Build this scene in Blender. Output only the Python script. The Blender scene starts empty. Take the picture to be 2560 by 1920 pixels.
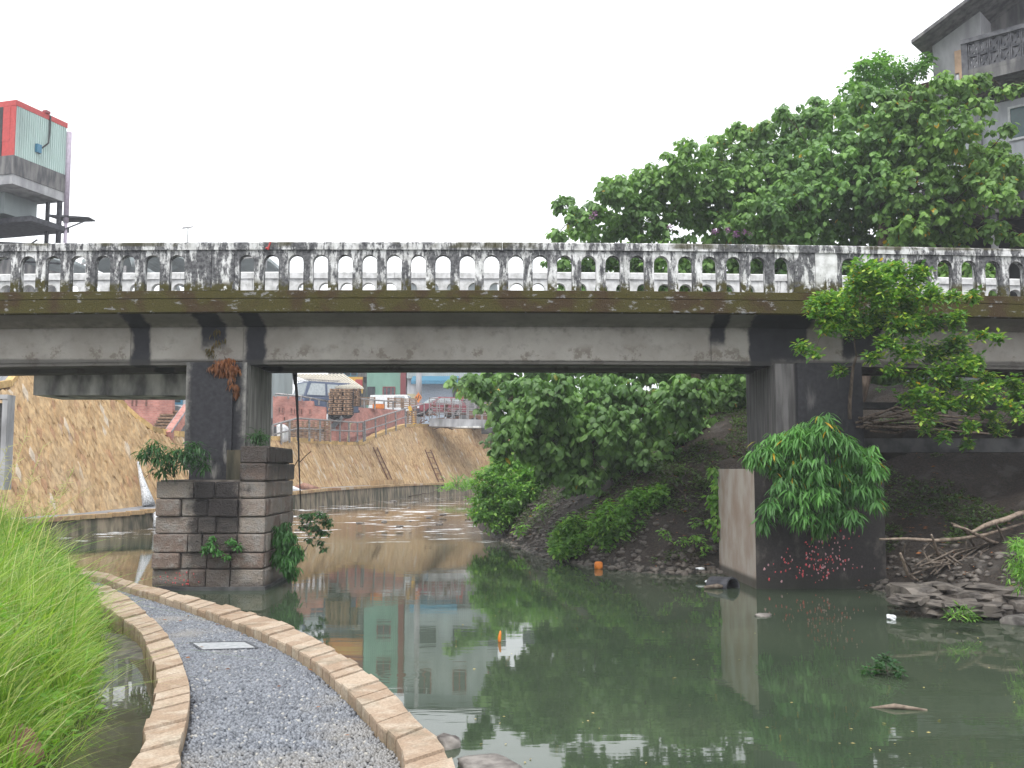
import bpy, math, random
import numpy as np
from mathutils import Vector, Matrix
random.seed(7)
rng = np.random.default_rng(7)
C = bpy.context.scene.collection
sc = bpy.context.scene
R = math.radians

# ------------------------------------------------------------------ camera, sky, sun, exposure
FOC, CXP, CYP = 2489.0, 1280.0, 960.0
EYE = 2.0
PITCH = math.atan(215.0 / FOC)
cam_d = bpy.data.cameras.new('camera'); cam = bpy.data.objects.new('camera', cam_d); C.objects.link(cam)
cam.location = (0, 0, EYE); cam.rotation_euler = (math.pi / 2 + PITCH, 0, 0)
cam_d.lens = 35.0; cam_d.sensor_width = 36.0; cam_d.clip_start = 0.05; cam_d.clip_end = 2500
sc.camera = cam

HAZE = .0014
SUN_EL, SUN_AZ = R(58), R(25)          # high veiled sun behind the camera's left shoulder
wd = bpy.data.worlds.new('World'); sc.world = wd; wd.use_nodes = True
nt = wd.node_tree; nt.nodes.clear()
wo = nt.nodes.new('ShaderNodeOutputWorld'); bg = nt.nodes.new('ShaderNodeBackground')
sky = nt.nodes.new('ShaderNodeTexSky'); sky.sky_type = 'NISHITA'; sky.sun_disc = False
sky.sun_elevation = SUN_EL; sky.sun_rotation = math.pi - SUN_AZ; sky.dust_density = 6; sky.air_density = 1.0; sky.ozone_density = 1.0
hs = nt.nodes.new('ShaderNodeHueSaturation'); hs.inputs['Saturation'].default_value = 0.0
mxs = nt.nodes.new('ShaderNodeMix'); mxs.data_type = 'RGBA'; mxs.inputs[0].default_value = 0.8
nt.links.new(sky.outputs[0], hs.inputs['Color']); nt.links.new(hs.outputs[0], mxs.inputs[6])
mxs.inputs[7].default_value = (9.2, 9.5, 9.9, 1)      # even white cloud cover over the whole sky
nt.links.new(mxs.outputs[2], bg.inputs[0]); bg.inputs[1].default_value = 0.12
nt.links.new(bg.outputs[0], wo.inputs[0])
sd = bpy.data.lights.new('sun', 'SUN'); so = bpy.data.objects.new('sun', sd); C.objects.link(so)
sd.energy = 1.2; sd.angle = R(20); sd.color = (1.0, 0.96, 0.9)
so.rotation_euler = (math.pi / 2 - SUN_EL, 0, -SUN_AZ)
so.location = (-10, -10, 40)
sc.view_settings.view_transform = 'Standard'; sc.view_settings.look = 'None'
sc.view_settings.gamma = 1.0; sc.view_settings.use_curve_mapping = False
sc.view_settings.exposure = 0.9
sc.render.engine = 'CYCLES'
sc.cycles.use_denoising = True
sc.cycles.max_bounces = 6; sc.cycles.diffuse_bounces = 3; sc.cycles.glossy_bounces = 3
sc.cycles.transmission_bounces = 4; sc.cycles.transparent_max_bounces = 4

_ct, _st = math.cos(PITCH), math.sin(PITCH)
def W(px, py, Y):
    """world point seen at photograph pixel (px,py) at distance Y"""
    v = (CYP - py) / FOC
    k = Y / (_ct - _st * v)
    return Vector(((px - CXP) / FOC * k, Y, EYE + (_st + _ct * v) * k))
def G(px, py, z):
    """world point on the level z"""
    v = (CYP - py) / FOC
    k = (z - EYE) / (_st + _ct * v)
    return Vector(((px - CXP) / FOC * k, (_ct - _st * v) * k, z))
S = 2560.0 / 2212.0
def D(x, y, Y): return W(x * S, y * S, Y)

# ------------------------------------------------------------------ building helpers
ORG = {}
def prop(o, label=None, cat=None, group=None, kind=None):
    if label: o['label'] = label
    if cat: o['category'] = cat
    if group: o['group'] = group
    if kind: o['kind'] = kind
    return o
def thing(name, label, cat, loc=(0, 0, 0), rz=0.0, group=None):
    o = bpy.data.objects.new(name, None); C.objects.link(o)
    o.empty_display_size = 0.3
    o.location = loc; o.rotation_euler = (0, 0, rz)
    ORG[o.name] = Vector(loc) if rz == 0 else Vector((0, 0, 0))
    return prop(o, label, cat, group)
def mesh_obj(name, verts, faces, m, parent=None, smooth=False, top=False):
    """link one mesh; verts are world coordinates (or local ones under a rotated thing)"""
    org = Vector((0, 0, 0))
    va = np.asarray(verts, dtype=np.float64).reshape(-1, 3)
    if parent is not None: org = ORG.get(parent.name, org)
    elif top:
        org = Vector(((va[:, 0].min() + va[:, 0].max()) / 2, (va[:, 1].min() + va[:, 1].max()) / 2, va[:, 2].min()))
    va = va - np.array(org)
    me = bpy.data.meshes.new(name)
    if isinstance(faces, tuple):      # (flat loops, starts, totals)
        loops, starts, tot = faces
        me.vertices.add(len(va)); me.vertices.foreach_set('co', va.astype(np.float32).ravel())
        me.loops.add(len(loops)); me.loops.foreach_set('vertex_index', loops.astype(np.int32))
        me.polygons.add(len(starts)); me.polygons.foreach_set('loop_start', starts.astype(np.int32))
        me.polygons.foreach_set('loop_total', tot.astype(np.int32))
        me.update(calc_edges=True)
    else:
        me.from_pydata(va.tolist(), [], faces); me.update()
    if smooth: me.polygons.foreach_set('use_smooth', [True] * len(me.polygons))
    if m is not None: me.materials.append(m)
    o = bpy.data.objects.new(name, me); C.objects.link(o)
    if parent is not None:
        o.parent = parent; ORG[o.name] = org
    elif top: o.location = org; ORG[o.name] = org
    return o
class MB:
    def __init__(s): s.v = []; s.f = []
    def add(s, vs, fs):
        b = len(s.v); s.v += [tuple(x) for x in vs]; s.f += [tuple(b + i for i in f) for f in fs]; return s
    def hexa(s, p):   # 4 bottom, 4 top
        return s.add(p, [(3, 2, 1, 0), (4, 5, 6, 7), (0, 1, 5, 4), (1, 2, 6, 5), (2, 3, 7, 6), (3, 0, 4, 7)])
    def box(s, x0, x1, y0, y1, z0, z1):
        return s.hexa([(x0, y0, z0), (x1, y0, z0), (x1, y1, z0), (x0, y1, z0), (x0, y0, z1), (x1, y0, z1), (x1, y1, z1), (x0, y1, z1)])
    def obox(s, c, sz, M=None):
        c = Vector(c); h = [a / 2 for a in sz]; M = M or Matrix.Identity(3)
        ps = [c + M @ Vector((a * h[0], b * h[1], d * h[2])) for d in (-1, 1) for a, b in ((-1, -1), (1, -1), (1, 1), (-1, 1))]
        return s.hexa(ps)
    def bar(s, a, b, w, h=None):
        a, b = Vector(a), Vector(b); h = h or w
        d = (b - a); L = d.length; d.normalize()
        up = Vector((0, 0, 1)) if abs(d.z) < .95 else Vector((0, 1, 0))
        x = d.cross(up).normalized(); z = x.cross(d)
        M = Matrix((x, d, z)).transposed()
        return s.obox((a + b) / 2, (w, L, h), M)
    def prism(s, poly, fn, t0, t1):
        n = len(poly)
        vs = [fn(u, v, t0) for u, v in poly] + [fn(u, v, t1) for u, v in poly]
        fs = [tuple(range(n)), tuple(range(2 * n - 1, n - 1, -1))] + [(i, i + n, (i + 1) % n + n, (i + 1) % n) for i in range(n)]
        return s.add(vs, fs)
    def tube(s, pts, rad, n=6, cap=True):
        pts = [Vector(p) for p in pts]; b = len(s.v)
        if not hasattr(rad, '__len__'): rad = [rad] * len(pts)
        prev = None
        for i, p in enumerate(pts):
            t = (pts[min(i + 1, len(pts) - 1)] - pts[max(i - 1, 0)])
            t = t.normalized() if t.length > 1e-9 else Vector((0, 0, 1))
            if prev is None:
                up = Vector((0, 0, 1)) if abs(t.z) < .9 else Vector((1, 0, 0))
                x = t.cross(up).normalized()
            else: x = (prev - t * prev.dot(t)).normalized()
            prev = x; y = t.cross(x)
            for k in range(n):
                a = 2 * math.pi * k / n
                s.v.append(tuple(p + (x * math.cos(a) + y * math.sin(a)) * rad[i]))
        for i in range(len(pts) - 1):
            for k in range(n):
                a0 = b + i * n + k; a1 = b + i * n + (k + 1) % n
                s.f.append((a0, a1, a1 + n, a0 + n))
        if cap:
            s.f.append(tuple(b + k for k in reversed(range(n)))); e = b + (len(pts) - 1) * n
            s.f.append(tuple(e + k for k in range(n)))
        return s
    def build(s, name, m, parent=None, smooth=False, top=False):
        return mesh_obj(name, s.v, s.f, m, parent, smooth, top)
    def solo(s, name, m, label, cat, group=None, smooth=False):
        return prop(s.build(name, m, None, smooth, True), label, cat, group)
def dup(o, loc=None, rz=None, label=None, parent=None):
    c = o.copy(); C.objects.link(c)
    if parent is not None: c.parent = parent
    if loc is not None: c.location = loc
    if rz is not None: c.rotation_euler = (0, 0, rz)
    if label: c['label'] = label
    for ch in o.children:
        dup(ch, parent=c)
    return c

# ------------------------------------------------------------------ materials
class NM:
    def __init__(s, name, rough=.8, spec=.3, metal=0.0):
        s.m = bpy.data.materials.new(name); s.m.use_nodes = True; s.t = s.m.node_tree
        s.p = s.t.nodes['Principled BSDF']; s.p.inputs['Roughness'].default_value = rough
        s.p.inputs['Specular IOR Level'].default_value = spec; s.p.inputs['Metallic'].default_value = metal
        s.pos = s.t.nodes.new('ShaderNodeNewGeometry').outputs['Position']
        s.geo = s.t.nodes[-1]
    def n(s, t): return s.t.nodes.new(t)
    def L(s, a, b): s.t.links.new(a, b)
    def put(s, sock, v):
        if isinstance(v, (int, float)): sock.default_value = v
        elif isinstance(v, (tuple, list)): sock.default_value = tuple(v) + ((1,) if len(v) == 3 and len(sock.default_value) == 4 else ())
        else: s.L(v, sock)
    def scale(s, v=(1, 1, 1), src=None, rot=(0, 0, 0)):
        m = s.n('ShaderNodeMapping'); m.inputs['Scale'].default_value = v; m.inputs['Rotation'].default_value = rot
        s.L(src or s.pos, m.inputs['Vector']); return m.outputs[0]
    def noise(s, sc_=5, det=4, vec=None, rough=.55, dist=0):
        n = s.n('ShaderNodeTexNoise'); n.inputs['Scale'].default_value = sc_; n.inputs['Detail'].default_value = det
        n.inputs['Roughness'].default_value = rough; n.inputs['Distortion'].default_value = dist
        s.L(vec if vec is not None else s.pos, n.inputs['Vector']); return n.outputs['Fac']
    def ramp(s, fac, a=0.4, b=0.6, lo=0.0, hi=1.0):
        n = s.n('ShaderNodeMapRange'); n.interpolation_type = 'SMOOTHSTEP'
        s.put(n.inputs[0], fac); n.inputs[1].default_value = a; n.inputs[2].default_value = b
        n.inputs[3].default_value = lo; n.inputs[4].default_value = hi; return n.outputs[0]
    def math(s, op, a, b=0.0):
        n = s.n('ShaderNodeMath'); n.operation = op; s.put(n.inputs[0], a); s.put(n.inputs[1], b); return n.outputs[0]
    def mix(s, f, a, b):
        n = s.n('ShaderNodeMix'); n.data_type = 'RGBA'; s.put(n.inputs[0], f); s.put(n.inputs[6], a); s.put(n.inputs[7], b); return n.outputs[2]
    def mul(s, a, b):
        n = s.n('ShaderNodeMix'); n.data_type = 'RGBA'; n.blend_type = 'MULTIPLY'; n.inputs[0].default_value = 1
        s.put(n.inputs[6], a); s.put(n.inputs[7], b); return n.outputs[2]
    def xyz(s, src=None):
        n = s.n('ShaderNodeSeparateXYZ'); s.L(src or s.pos, n.inputs[0]); return n.outputs
    def bump(s, h, st=.3, dist=.02):
        n = s.n('ShaderNodeBump'); n.inputs['Strength'].default_value = st; n.inputs['Distance'].default_value = dist
        s.L(h, n.inputs['Height']); s.L(n.outputs[0], s.p.inputs['Normal']); return s
    def island(s): return s.geo.outputs['Random Per Island']
    def objrand(s): return s.n('ShaderNodeObjectInfo').outputs['Random']
    def col(s, c): s.put(s.p.inputs['Base Color'], c); return s
def blend(name, c0, c1, sc_=6, rough=.85, bump=.2, det=5, spec=.2, bd=.02, metal=0, vscale=(1, 1, 1), island=False, objr=False, c2=None):
    k = NM(name, rough, spec, metal); v = k.scale(vscale)
    n = k.noise(sc_, det, v)
    c = k.mix(k.ramp(n, .3, .7), c0, c1)
    if c2: c = k.mix(k.ramp(k.noise(sc_ * .35, 3, v), .52, .68), c, c2)
    if island: c = k.mul(c, k.mix(k.island(), (.6, .6, .6), (1.35, 1.3, 1.25)))
    if objr: c = k.mul(c, k.mix(k.objrand(), (.65, .65, .65), (1.35, 1.3, 1.25)))
    k.col(c)
    if bump: k.bump(n, bump, bd)
    return k.m
def flat(name, c, rough=.5, spec=.4, metal=0.0):
    d = tuple(x * .78 for x in c)
    return blend(name, d, c, 9, rough, 0, 4, spec, metal=metal)

def m_parapet(name, bias, mossy=True):
    k = NM(name, .85, .2)
    big = k.noise(2.3, 3, k.scale((2.2, 2.2, .8)))
    streak = k.noise(7, 6, k.scale((2.6, 2.6, .55)), .65)
    fine = k.noise(34, 6, k.scale((1, 1, .7)), .7)
    f = k.math('ADD', k.math('ADD', k.math('MULTIPLY', big, .42), k.math('MULTIPLY', streak, .38)), k.math('MULTIPLY', fine, .2))
    dirt = k.ramp(f, bias - .035, bias + .045)
    white = k.mix(k.ramp(k.noise(9, 5), .3, .75), (.68, .68, .68), (.42, .42, .41))
    grime = k.mix(k.ramp(k.noise(18, 5), .3, .7), (.045, .045, .05), (.155, .155, .16))
    c = k.mix(dirt, white, grime)
    z = k.xyz()[2]
    nz = k.math('ADD', z, k.math('MULTIPLY', k.noise(3.5, 6), .34))
    if mossy:
        moss = k.math('MULTIPLY', k.ramp(nz, 5.50, 5.36), k.ramp(k.noise(11, 5), .4, .5))
        c = k.mix(moss, c, k.mix(k.noise(30, 4), (.03, .028, .01), (.085, .075, .02)))
        mt = k.math('MULTIPLY', k.ramp(k.noise(1.3, 5), .5, .6), k.ramp(z, 5.86, 5.9))
        c = k.mix(k.math('MULTIPLY', mt, .8), c, (.055, .05, .02))
    k.col(c); k.bump(k.math('ADD', fine, streak), .35, .012); return k.m
M = {}
M['parapet'] = m_parapet('weathered_white_paint', .475)
M['coping'] = m_parapet('weathered_coping_paint', .49)
M['post'] = m_parapet('weathered_post_paint', .47)
M['post_white'] = m_parapet('brighter_post_paint', .56)
M['parapet_far'] = m_parapet('clean_white_paint', .64, False)
def m_moss():
    k = NM('moss_over_concrete', .95, .1)
    n = k.noise(5, 7, k.scale((1, 1, 2.2)), .65); f = k.noise(45, 5)
    moss = k.mix(f, (.022, .021, .009), (.095, .082, .025))
    red = k.mix(f, (.028, .02, .012), (.075, .05, .026))
    c = k.mix(k.ramp(k.noise(2.0, 4), .45, .6), moss, red)
    bare = k.mix(k.noise(14, 5), (.07, .07, .072), (.33, .33, .33))
    c = k.mix(k.ramp(n, .585, .66), c, bare)
    k.col(c); k.bump(k.math('ADD', f, n), .6, .02); return k.m
M['moss'] = m_moss()
# black run-off stains: (x centre, half width, z top, z bottom) in metres along the bridge
def m_girder():
    k = NM('girder_plaster', .9, .15)
    x, y, z = k.xyz()
    big = k.noise(1.1, 5, None, .6); mid = k.noise(5, 6, None, .65); fine = k.noise(60, 4)
    c = k.mix(k.ramp(big, .3, .7), (.235, .215, .19), (.33, .31, .28))
    c = k.mix(k.math('MULTIPLY', k.ramp(mid, .5, .75), .45), c, (.13, .12, .11))
    # flaked plaster near the foot of the face
    pat = k.math('MULTIPLY', k.ramp(k.noise(2.6, 6, None, .7), .54, .6), k.ramp(z, 4.3, 4.1))
    c = k.mix(k.math('MULTIPLY', pat, .6), c, (.12, .095, .075))
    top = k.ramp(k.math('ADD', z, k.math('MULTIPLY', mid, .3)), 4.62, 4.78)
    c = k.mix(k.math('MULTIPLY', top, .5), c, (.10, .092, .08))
    xd = k.math('ADD', x, k.math('MULTIPLY', k.math('SUBTRACT', k.noise(4, 5, k.scale((1, 1, .8))), .5), .22))
    tot = None
    for xc, hw, zl in ((-6.63, .17, 0), (-4.58, .17, 0), (-5.35, .22, 4.2), (3.72, .13, 4.25), (4.5, .2, 0), (5.0, .35, 3.9), (6.35, .35, 4.0), (-9.6, .2, 4.0)):
        a = k.ramp(k.math('ABSOLUTE', k.math('SUBTRACT', xd, xc)), hw + .05, hw - .03)
        if zl: a = k.math('MULTIPLY', a, k.ramp(k.math('ADD', z, k.math('MULTIPLY', mid, .3)), zl + .05, zl + .3))
        tot = a if tot is None else k.math('MAXIMUM', tot, a)
    c = k.mix(tot, c, k.mix(mid, (.018, .018, .022), (.05, .05, .055)))
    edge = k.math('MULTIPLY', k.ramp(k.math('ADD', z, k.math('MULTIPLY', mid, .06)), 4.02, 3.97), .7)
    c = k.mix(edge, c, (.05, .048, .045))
    k.col(c); k.bump(k.math('ADD', mid, k.math('MULTIPLY', fine, .4)), .25, .02); return k.m
M['girder'] = m_girder()
def m_column(name, xc, hw, light=(.30, .29, .27)):
    """board-marked concrete with a black wash of run-off down its face"""
    k = NM(name, .92, .12); x, y, z = k.xyz()
    st = k.noise(3.2, 6, k.scale((3.2, 3.2, .35)), .6); mid = k.noise(6, 6, None, .65)
    c = k.mix(k.ramp(st, .3, .7), tuple(a * .45 for a in light), light)
    xd = k.math('ADD', x, k.math('MULTIPLY', k.math('SUBTRACT', mid, .5), .35))
    b = k.ramp(k.math('ABSOLUTE', k.math('SUBTRACT', xd, xc)), hw + .1, hw - .1)
    b = k.math('MULTIPLY', b, k.ramp(k.noise(1.7, 5, k.scale((2, 2, .5))), .28, .42))
    front = k.ramp(y, 17.75, 17.6)
    b = k.math('MULTIPLY', b, front)
    c = k.mix(b, c, k.mix(k.noise(14, 6), (.012, .012, .015), (.055, .055, .06)))
    k.col(c); k.bump(k.math('ADD', st, mid), .3, .015); return k.m
M['column1'] = m_column('stained_column_concrete', -5.22, .5)
M['column2'] = m_column('stained_column_concrete_dark', 5.6, 1.1, (.15, .145, .145))
def m_stone():
    k = NM('pier_sandstone', .92, .15); x, y, z = k.xyz()
    r = k.objrand(); mid = k.noise(5, 7, None, .65); fine = k.noise(40, 5)
    c = k.mix(r, (.20, .145, .12), (.29, .25, .215))
    c = k.mix(k.ramp(mid, .42, .7), c, (.28, .26, .24))
    c = k.mul(c, k.mix(fine, (.7, .7, .7), (1.2, 1.2, 1.2)))
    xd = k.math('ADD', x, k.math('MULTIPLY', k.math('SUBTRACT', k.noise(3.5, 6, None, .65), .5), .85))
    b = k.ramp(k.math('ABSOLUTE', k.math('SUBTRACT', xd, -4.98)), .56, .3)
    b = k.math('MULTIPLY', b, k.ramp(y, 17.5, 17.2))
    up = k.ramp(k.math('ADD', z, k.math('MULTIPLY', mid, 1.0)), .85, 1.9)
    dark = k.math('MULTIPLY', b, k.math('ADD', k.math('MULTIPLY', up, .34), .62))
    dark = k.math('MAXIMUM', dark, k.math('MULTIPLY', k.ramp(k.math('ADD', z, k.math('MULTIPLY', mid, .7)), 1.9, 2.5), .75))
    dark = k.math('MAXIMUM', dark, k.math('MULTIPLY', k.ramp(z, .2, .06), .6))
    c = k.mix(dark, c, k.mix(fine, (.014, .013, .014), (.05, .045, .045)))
    k.col(c); k.bump(k.math('ADD', mid, k.math('MULTIPLY', fine, .5)), .95, .06); return k.m
M['stone'] = m_stone()
def m_base2():
    k = NM('pier_base_render', .9, .15); x, y, z = k.xyz()
    mid = k.noise(4, 7, k.scale((1, 1, .6)), .65); fine = k.noise(30, 5)
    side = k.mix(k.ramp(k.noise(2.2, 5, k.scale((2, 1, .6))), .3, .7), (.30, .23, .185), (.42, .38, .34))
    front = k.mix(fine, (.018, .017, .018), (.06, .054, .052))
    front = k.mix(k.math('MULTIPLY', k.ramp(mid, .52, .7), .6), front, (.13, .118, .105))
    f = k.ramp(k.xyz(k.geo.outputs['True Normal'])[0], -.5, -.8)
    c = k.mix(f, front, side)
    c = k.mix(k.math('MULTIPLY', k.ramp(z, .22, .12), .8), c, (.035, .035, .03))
    k.col(c); k.bump(mid, .4, .02); return k.m
M['base2'] = m_base2()
M['dark_concrete'] = blend('dark_damp_concrete', (.03, .03, .032), (.10, .10, .10), 3, .9, .3)
M['soffit'] = blend('dark_soffit_concrete', (.05, .05, .055), (.11, .11, .115), 2.5, .9, .2, vscale=(.4, 2, 2))  # underside concrete, a darker grey than the girders
M['lower_beam'] = blend('mottled_beam_concrete', (.10, .10, .105), (.75, .75, .73), 1.7, .9, .2, vscale=(1.2, 1, .5))
M['abutment_dark'] = blend('dark_abutment_face', (.014, .012, .011), (.05, .042, .036), 4, .98, .6, bd=.05)
def m_soil():
    k = NM('damp_bank_soil', .8, .3); mid = k.noise(2.2, 7, None, .68); fine = k.noise(22, 6, None, .7)
    c = k.mix(k.ramp(fine, .3, .7), (.018, .014, .012), (.062, .050, .042))
    c = k.mix(k.ramp(mid, .52, .68), c, (.085, .076, .068))
    c = k.mix(k.math('MULTIPLY', k.ramp(k.noise(60, 2), .66, .7), .7), c, (.24, .13, .05))
    z = k.xyz()[2]
    c = k.mix(k.ramp(z, .2, .03), c, (.03, .028, .024))
    k.col(c); k.bump(k.math('ADD', mid, fine), 1.0, .06); return k.m
M['soil'] = m_soil()
def m_cladding():
    k = NM('ochre_cladding_stone', .8, .3)
    r = k.island(); ro = k.objrand(); f = k.noise(2.5, 5, k.scale((4, 4, 1.2), rot=(0, R(25), 0))); fi = k.noise(30, 4)
    rr = k.math('FRACT', k.math('ADD', r, k.math('MULTIPLY', ro, 7.3)))
    c = k.mix(rr, (.34, .22, .11), (.475, .335, .185))
    c = k.mix(k.ramp(rr, .955, .97), c, (.48, .40, .31))
    c = k.mix(k.ramp(k.math('FRACT', k.math('MULTIPLY', rr, 13)), .9, .97), c, (.34, .20, .11))
    c = k.mix(k.math('MULTIPLY', k.ramp(k.noise(.5, 4), .5, .7), .35), c, (.40, .32, .22))
    c = k.mul(c, k.mix(k.ramp(f, .3, .7), (.74, .74, .74), (1.14, 1.14, 1.14)))
    k.col(c); k.bump(fi, .4, .02); return k.m
M['clad'] = m_cladding()
M['joint'] = blend('grey_brown_joint_mortar', (.07, .06, .052), (.19, .165, .145), 6, .95, .5)
M['footing'] = blend('slimy_dark_footing', (.022, .022, .016), (.09, .075, .05), 3, .7, .5, vscale=(1.5, 1.5, .35))
M['cope'] = blend('yellow_coping_stone', (.42, .28, .12), (.58, .42, .2), 7, .85, .3, objr=True)
M['mortar'] = blend('ochre_mortar', (.10, .06, .03), (.24, .15, .08), 5, .9, .3)
def m_curb():
    k = NM('pink_granite_curb', .75, .3)
    r = k.objrand(); f = k.noise(55, 6, None, .7); mid = k.noise(6, 5)
    c = k.mix(r, (.29, .205, .14), (.41, .325, .245))
    c = k.mix(k.math('MULTIPLY', k.ramp(k.noise(2.1, 6, None, .7), .52, .66), .5), c, (.17, .155, .11))
    c = k.mix(k.math('MULTIPLY', k.ramp(mid, .45, .7), .55), c, (.48, .42, .34))
    c = k.mul(c, k.mix(k.ramp(f, .3, .7), (.72, .7, .68), (1.2, 1.2, 1.2)))
    z = k.xyz()[2]
    c = k.mix(k.math('MULTIPLY', k.ramp(z, .40, .3), .55), c, (.2, .15, .07))
    k.col(c); k.bump(k.math('ADD', f, mid), .5, .012); return k.m
M['curb'] = m_curb()
def m_pebble():
    k = NM('grey_pebble', .28, .55)
    c = k.mix(k.island(), (.055, .062, .078), (.20, .215, .245))
    c = k.mix(k.ramp(k.island(), .965, .98), c, (.33, .32, .30))
    x, y, z = k.xyz()
    c = k.mix(k.math('MULTIPLY', k.ramp(k.noise(1.1, 3), .5, .68), .4), c, (.28, .25, .2))
    k.col(c); return k.m
M['pebble'] = m_pebble()
M['bed'] = blend('pebble_mortar_bed', (.045, .047, .055), (.11, .115, .125), 30, .7, .4)
M['plate'] = blend('pale_metal_plate', (.27, .285, .3), (.42, .43, .44), 20, .45, .1)
M['mud'] = blend('wet_mud', (.03, .026, .02), (.13, .11, .09), 6, .45, .8, spec=.5, bd=.05)
M['rock'] = blend('river_rock', (.08, .07, .065), (.26, .24, .22), 7, .75, .6, bd=.04)
M['redrock'] = blend('reddish_rock', (.16, .08, .06), (.34, .2, .15), 7, .8, .6, bd=.04)
M['darkrock'] = blend('dark_slab_rock', (.04, .034, .03), (.15, .13, .112), 5, .6, .8, bd=.05, spec=.4)
def m_brick(name, c0, c1, mortar):
    k = NM(name, .85, .2)
    b = k.n('ShaderNodeTexBrick'); b.inputs['Scale'].default_value = 4.0
    cb = k.n('ShaderNodeCombineXYZ'); x, y, z = k.xyz(); k.L(k.math('ADD', x, k.math('MULTIPLY', y, .6)), cb.inputs[0]); k.L(z, cb.inputs[1])
    k.L(cb.outputs[0], b.inputs['Vector'])
    b.inputs['Color1'].default_value = c0 + (1,); b.inputs['Color2'].default_value = c1 + (1,); b.inputs['Mortar'].default_value = mortar + (1,)
    b.inputs['Mortar Size'].default_value = .02; b.inputs['Row Height'].default_value = .28
    c = k.mul(b.outputs[0], k.mix(k.ramp(k.noise(1.8, 5), .3, .7), (.75, .75, .78), (1.2, 1.15, 1.15)))
    k.col(c); return k.m
M['brick'] = m_brick('pink_brick', (.36, .15, .12), (.46, .22, .18), (.36, .27, .24))
M['oldbrick'] = m_brick('old_brick', (.16, .08, .06), (.24, .12, .09), (.12, .1, .09))
M['wood'] = blend('weathered_pallet_wood', (.12, .075, .05), (.34, .24, .17), 3, .9, .1, vscale=(2, 2, 6), island=True)
M['stick'] = blend('dead_branch_bark', (.09, .07, .055), (.24, .2, .165), 12, .9, .3, objr=True)
M['bark'] = blend('tree_bark', (.05, .038, .03), (.15, .115, .09), 8, .9, .5, vscale=(2, 2, .5))
M['rail'] = blend('dull_steel_rail', (.16, .155, .15), (.34, .33, .33), 12, .5, 0, metal=.5)
M['rust'] = blend('rusty_iron', (.09, .045, .03), (.2, .1, .06), 14, .85, .2)
M['darkmetal'] = blend('dark_painted_steel', (.025, .025, .03), (.07, .07, .08), 6, .6, 0)
M['asphalt'] = blend('street_asphalt', (.08, .08, .085), (.16, .16, .165), 5, .9, .2)
M['paving'] = blend('grey_wet_paving', (.12, .125, .14), (.26, .265, .28), 4, .5, .2, spec=.5)
M['edgewall'] = blend('algae_stained_stone', (.06, .06, .045), (.30, .25, .18), 3, .85, .5, vscale=(1.5, 1.5, .35), c2=(.05, .055, .035))
def m_corr(name, c, axis_rot=0, freq=34):
    k = NM(name, .55, .3)
    w = k.n('ShaderNodeTexWave'); w.wave_type = 'BANDS'; w.bands_direction = 'X'; w.inputs['Scale'].default_value = freq / 20
    k.L(k.scale((1, 1, 1), rot=(0, 0, axis_rot)), w.inputs['Vector'])
    col = k.mul(c, k.mix(k.ramp(k.noise(.8, 5, k.scale((1, 1, .4))), .3, .7), (.78, .78, .78), (1.1, 1.1, 1.1)))
    k.col(col); k.bump(w.outputs['Fac'], .4, .03); return k.m
M['mint'] = m_corr('mint_sheet_metal', (.42, .53, .50))
M['green'] = m_corr('green_sheet_metal', (.20, .37, .29))
M['greysheet'] = m_corr('grey_sheet_metal', (.3, .34, .34))
M['roofsheet'] = m_corr('cream_sheet_roof', (.55, .51, .43))
M['shutter'] = flat('pale_blue_shutter', (.56, .64, .74))
M['red'] = flat('red_paint', (.48, .055, .05))
M['redframe'] = flat('dark_red_paint', (.26, .04, .045))
M['blue'] = flat('blue_awning', (.045, .19, .30))
M['yellow'] = flat('yellow_paint', (.68, .40, .05))
M['orange'] = flat('orange_paint', (.72, .22, .03))
M['cream'] = flat('cream_paint', (.55, .48, .3))
M['black'] = flat('flat_black', (.02, .02, .022))
M['white'] = flat('white_paint', (.72, .73, .74))
M['glass'] = flat('dark_window_glass', (.03, .04, .045), .08, .6)
M['carglass'] = flat('car_window_glass', (.36, .40, .42), .1, .6)
M['tealglass'] = flat('teal_window_glass', (.03, .09, .09), .1, .6)
M['navy'] = flat('navy_car_paint', (.06, .085, .15), .3, .5)
M['redcar'] = flat('red_car_paint', (.22, .03, .045), .3, .5)
M['tyre'] = flat('tyre_rubber', (.02, .02, .02), .8, .2)
M['render'] = blend('grey_cement_render', (.24, .24, .25), (.42, .42, .43), 1.6, .9, .2, vscale=(1.5, 1.5, .5), c2=(.16, .16, .16))
M['dirtyrender'] = blend('stained_cement_render', (.07, .07, .075), (.2, .195, .19), 2.2, .9, .2, vscale=(2.4, 2.4, .5))
M['whiterender'] = blend('pale_wall_render', (.42, .43, .46), (.6, .61, .64), 1.5, .85, .1, vscale=(2, 2, .5))
M['breeze'] = blend('grey_breeze_block', (.05, .052, .06), (.14, .14, .15), 5, .9, .2)
M['plastic'] = flat('white_plastic', (.75, .77, .8), .35)
M['pinkegg'] = flat('pink_snail_eggs', (.62, .09, .1), .7)
M['palegg'] = flat('pale_pink_snail_eggs', (.55, .3, .32), .7)
M['ply'] = flat('pale_plywood', (.5, .34, .22))

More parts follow.
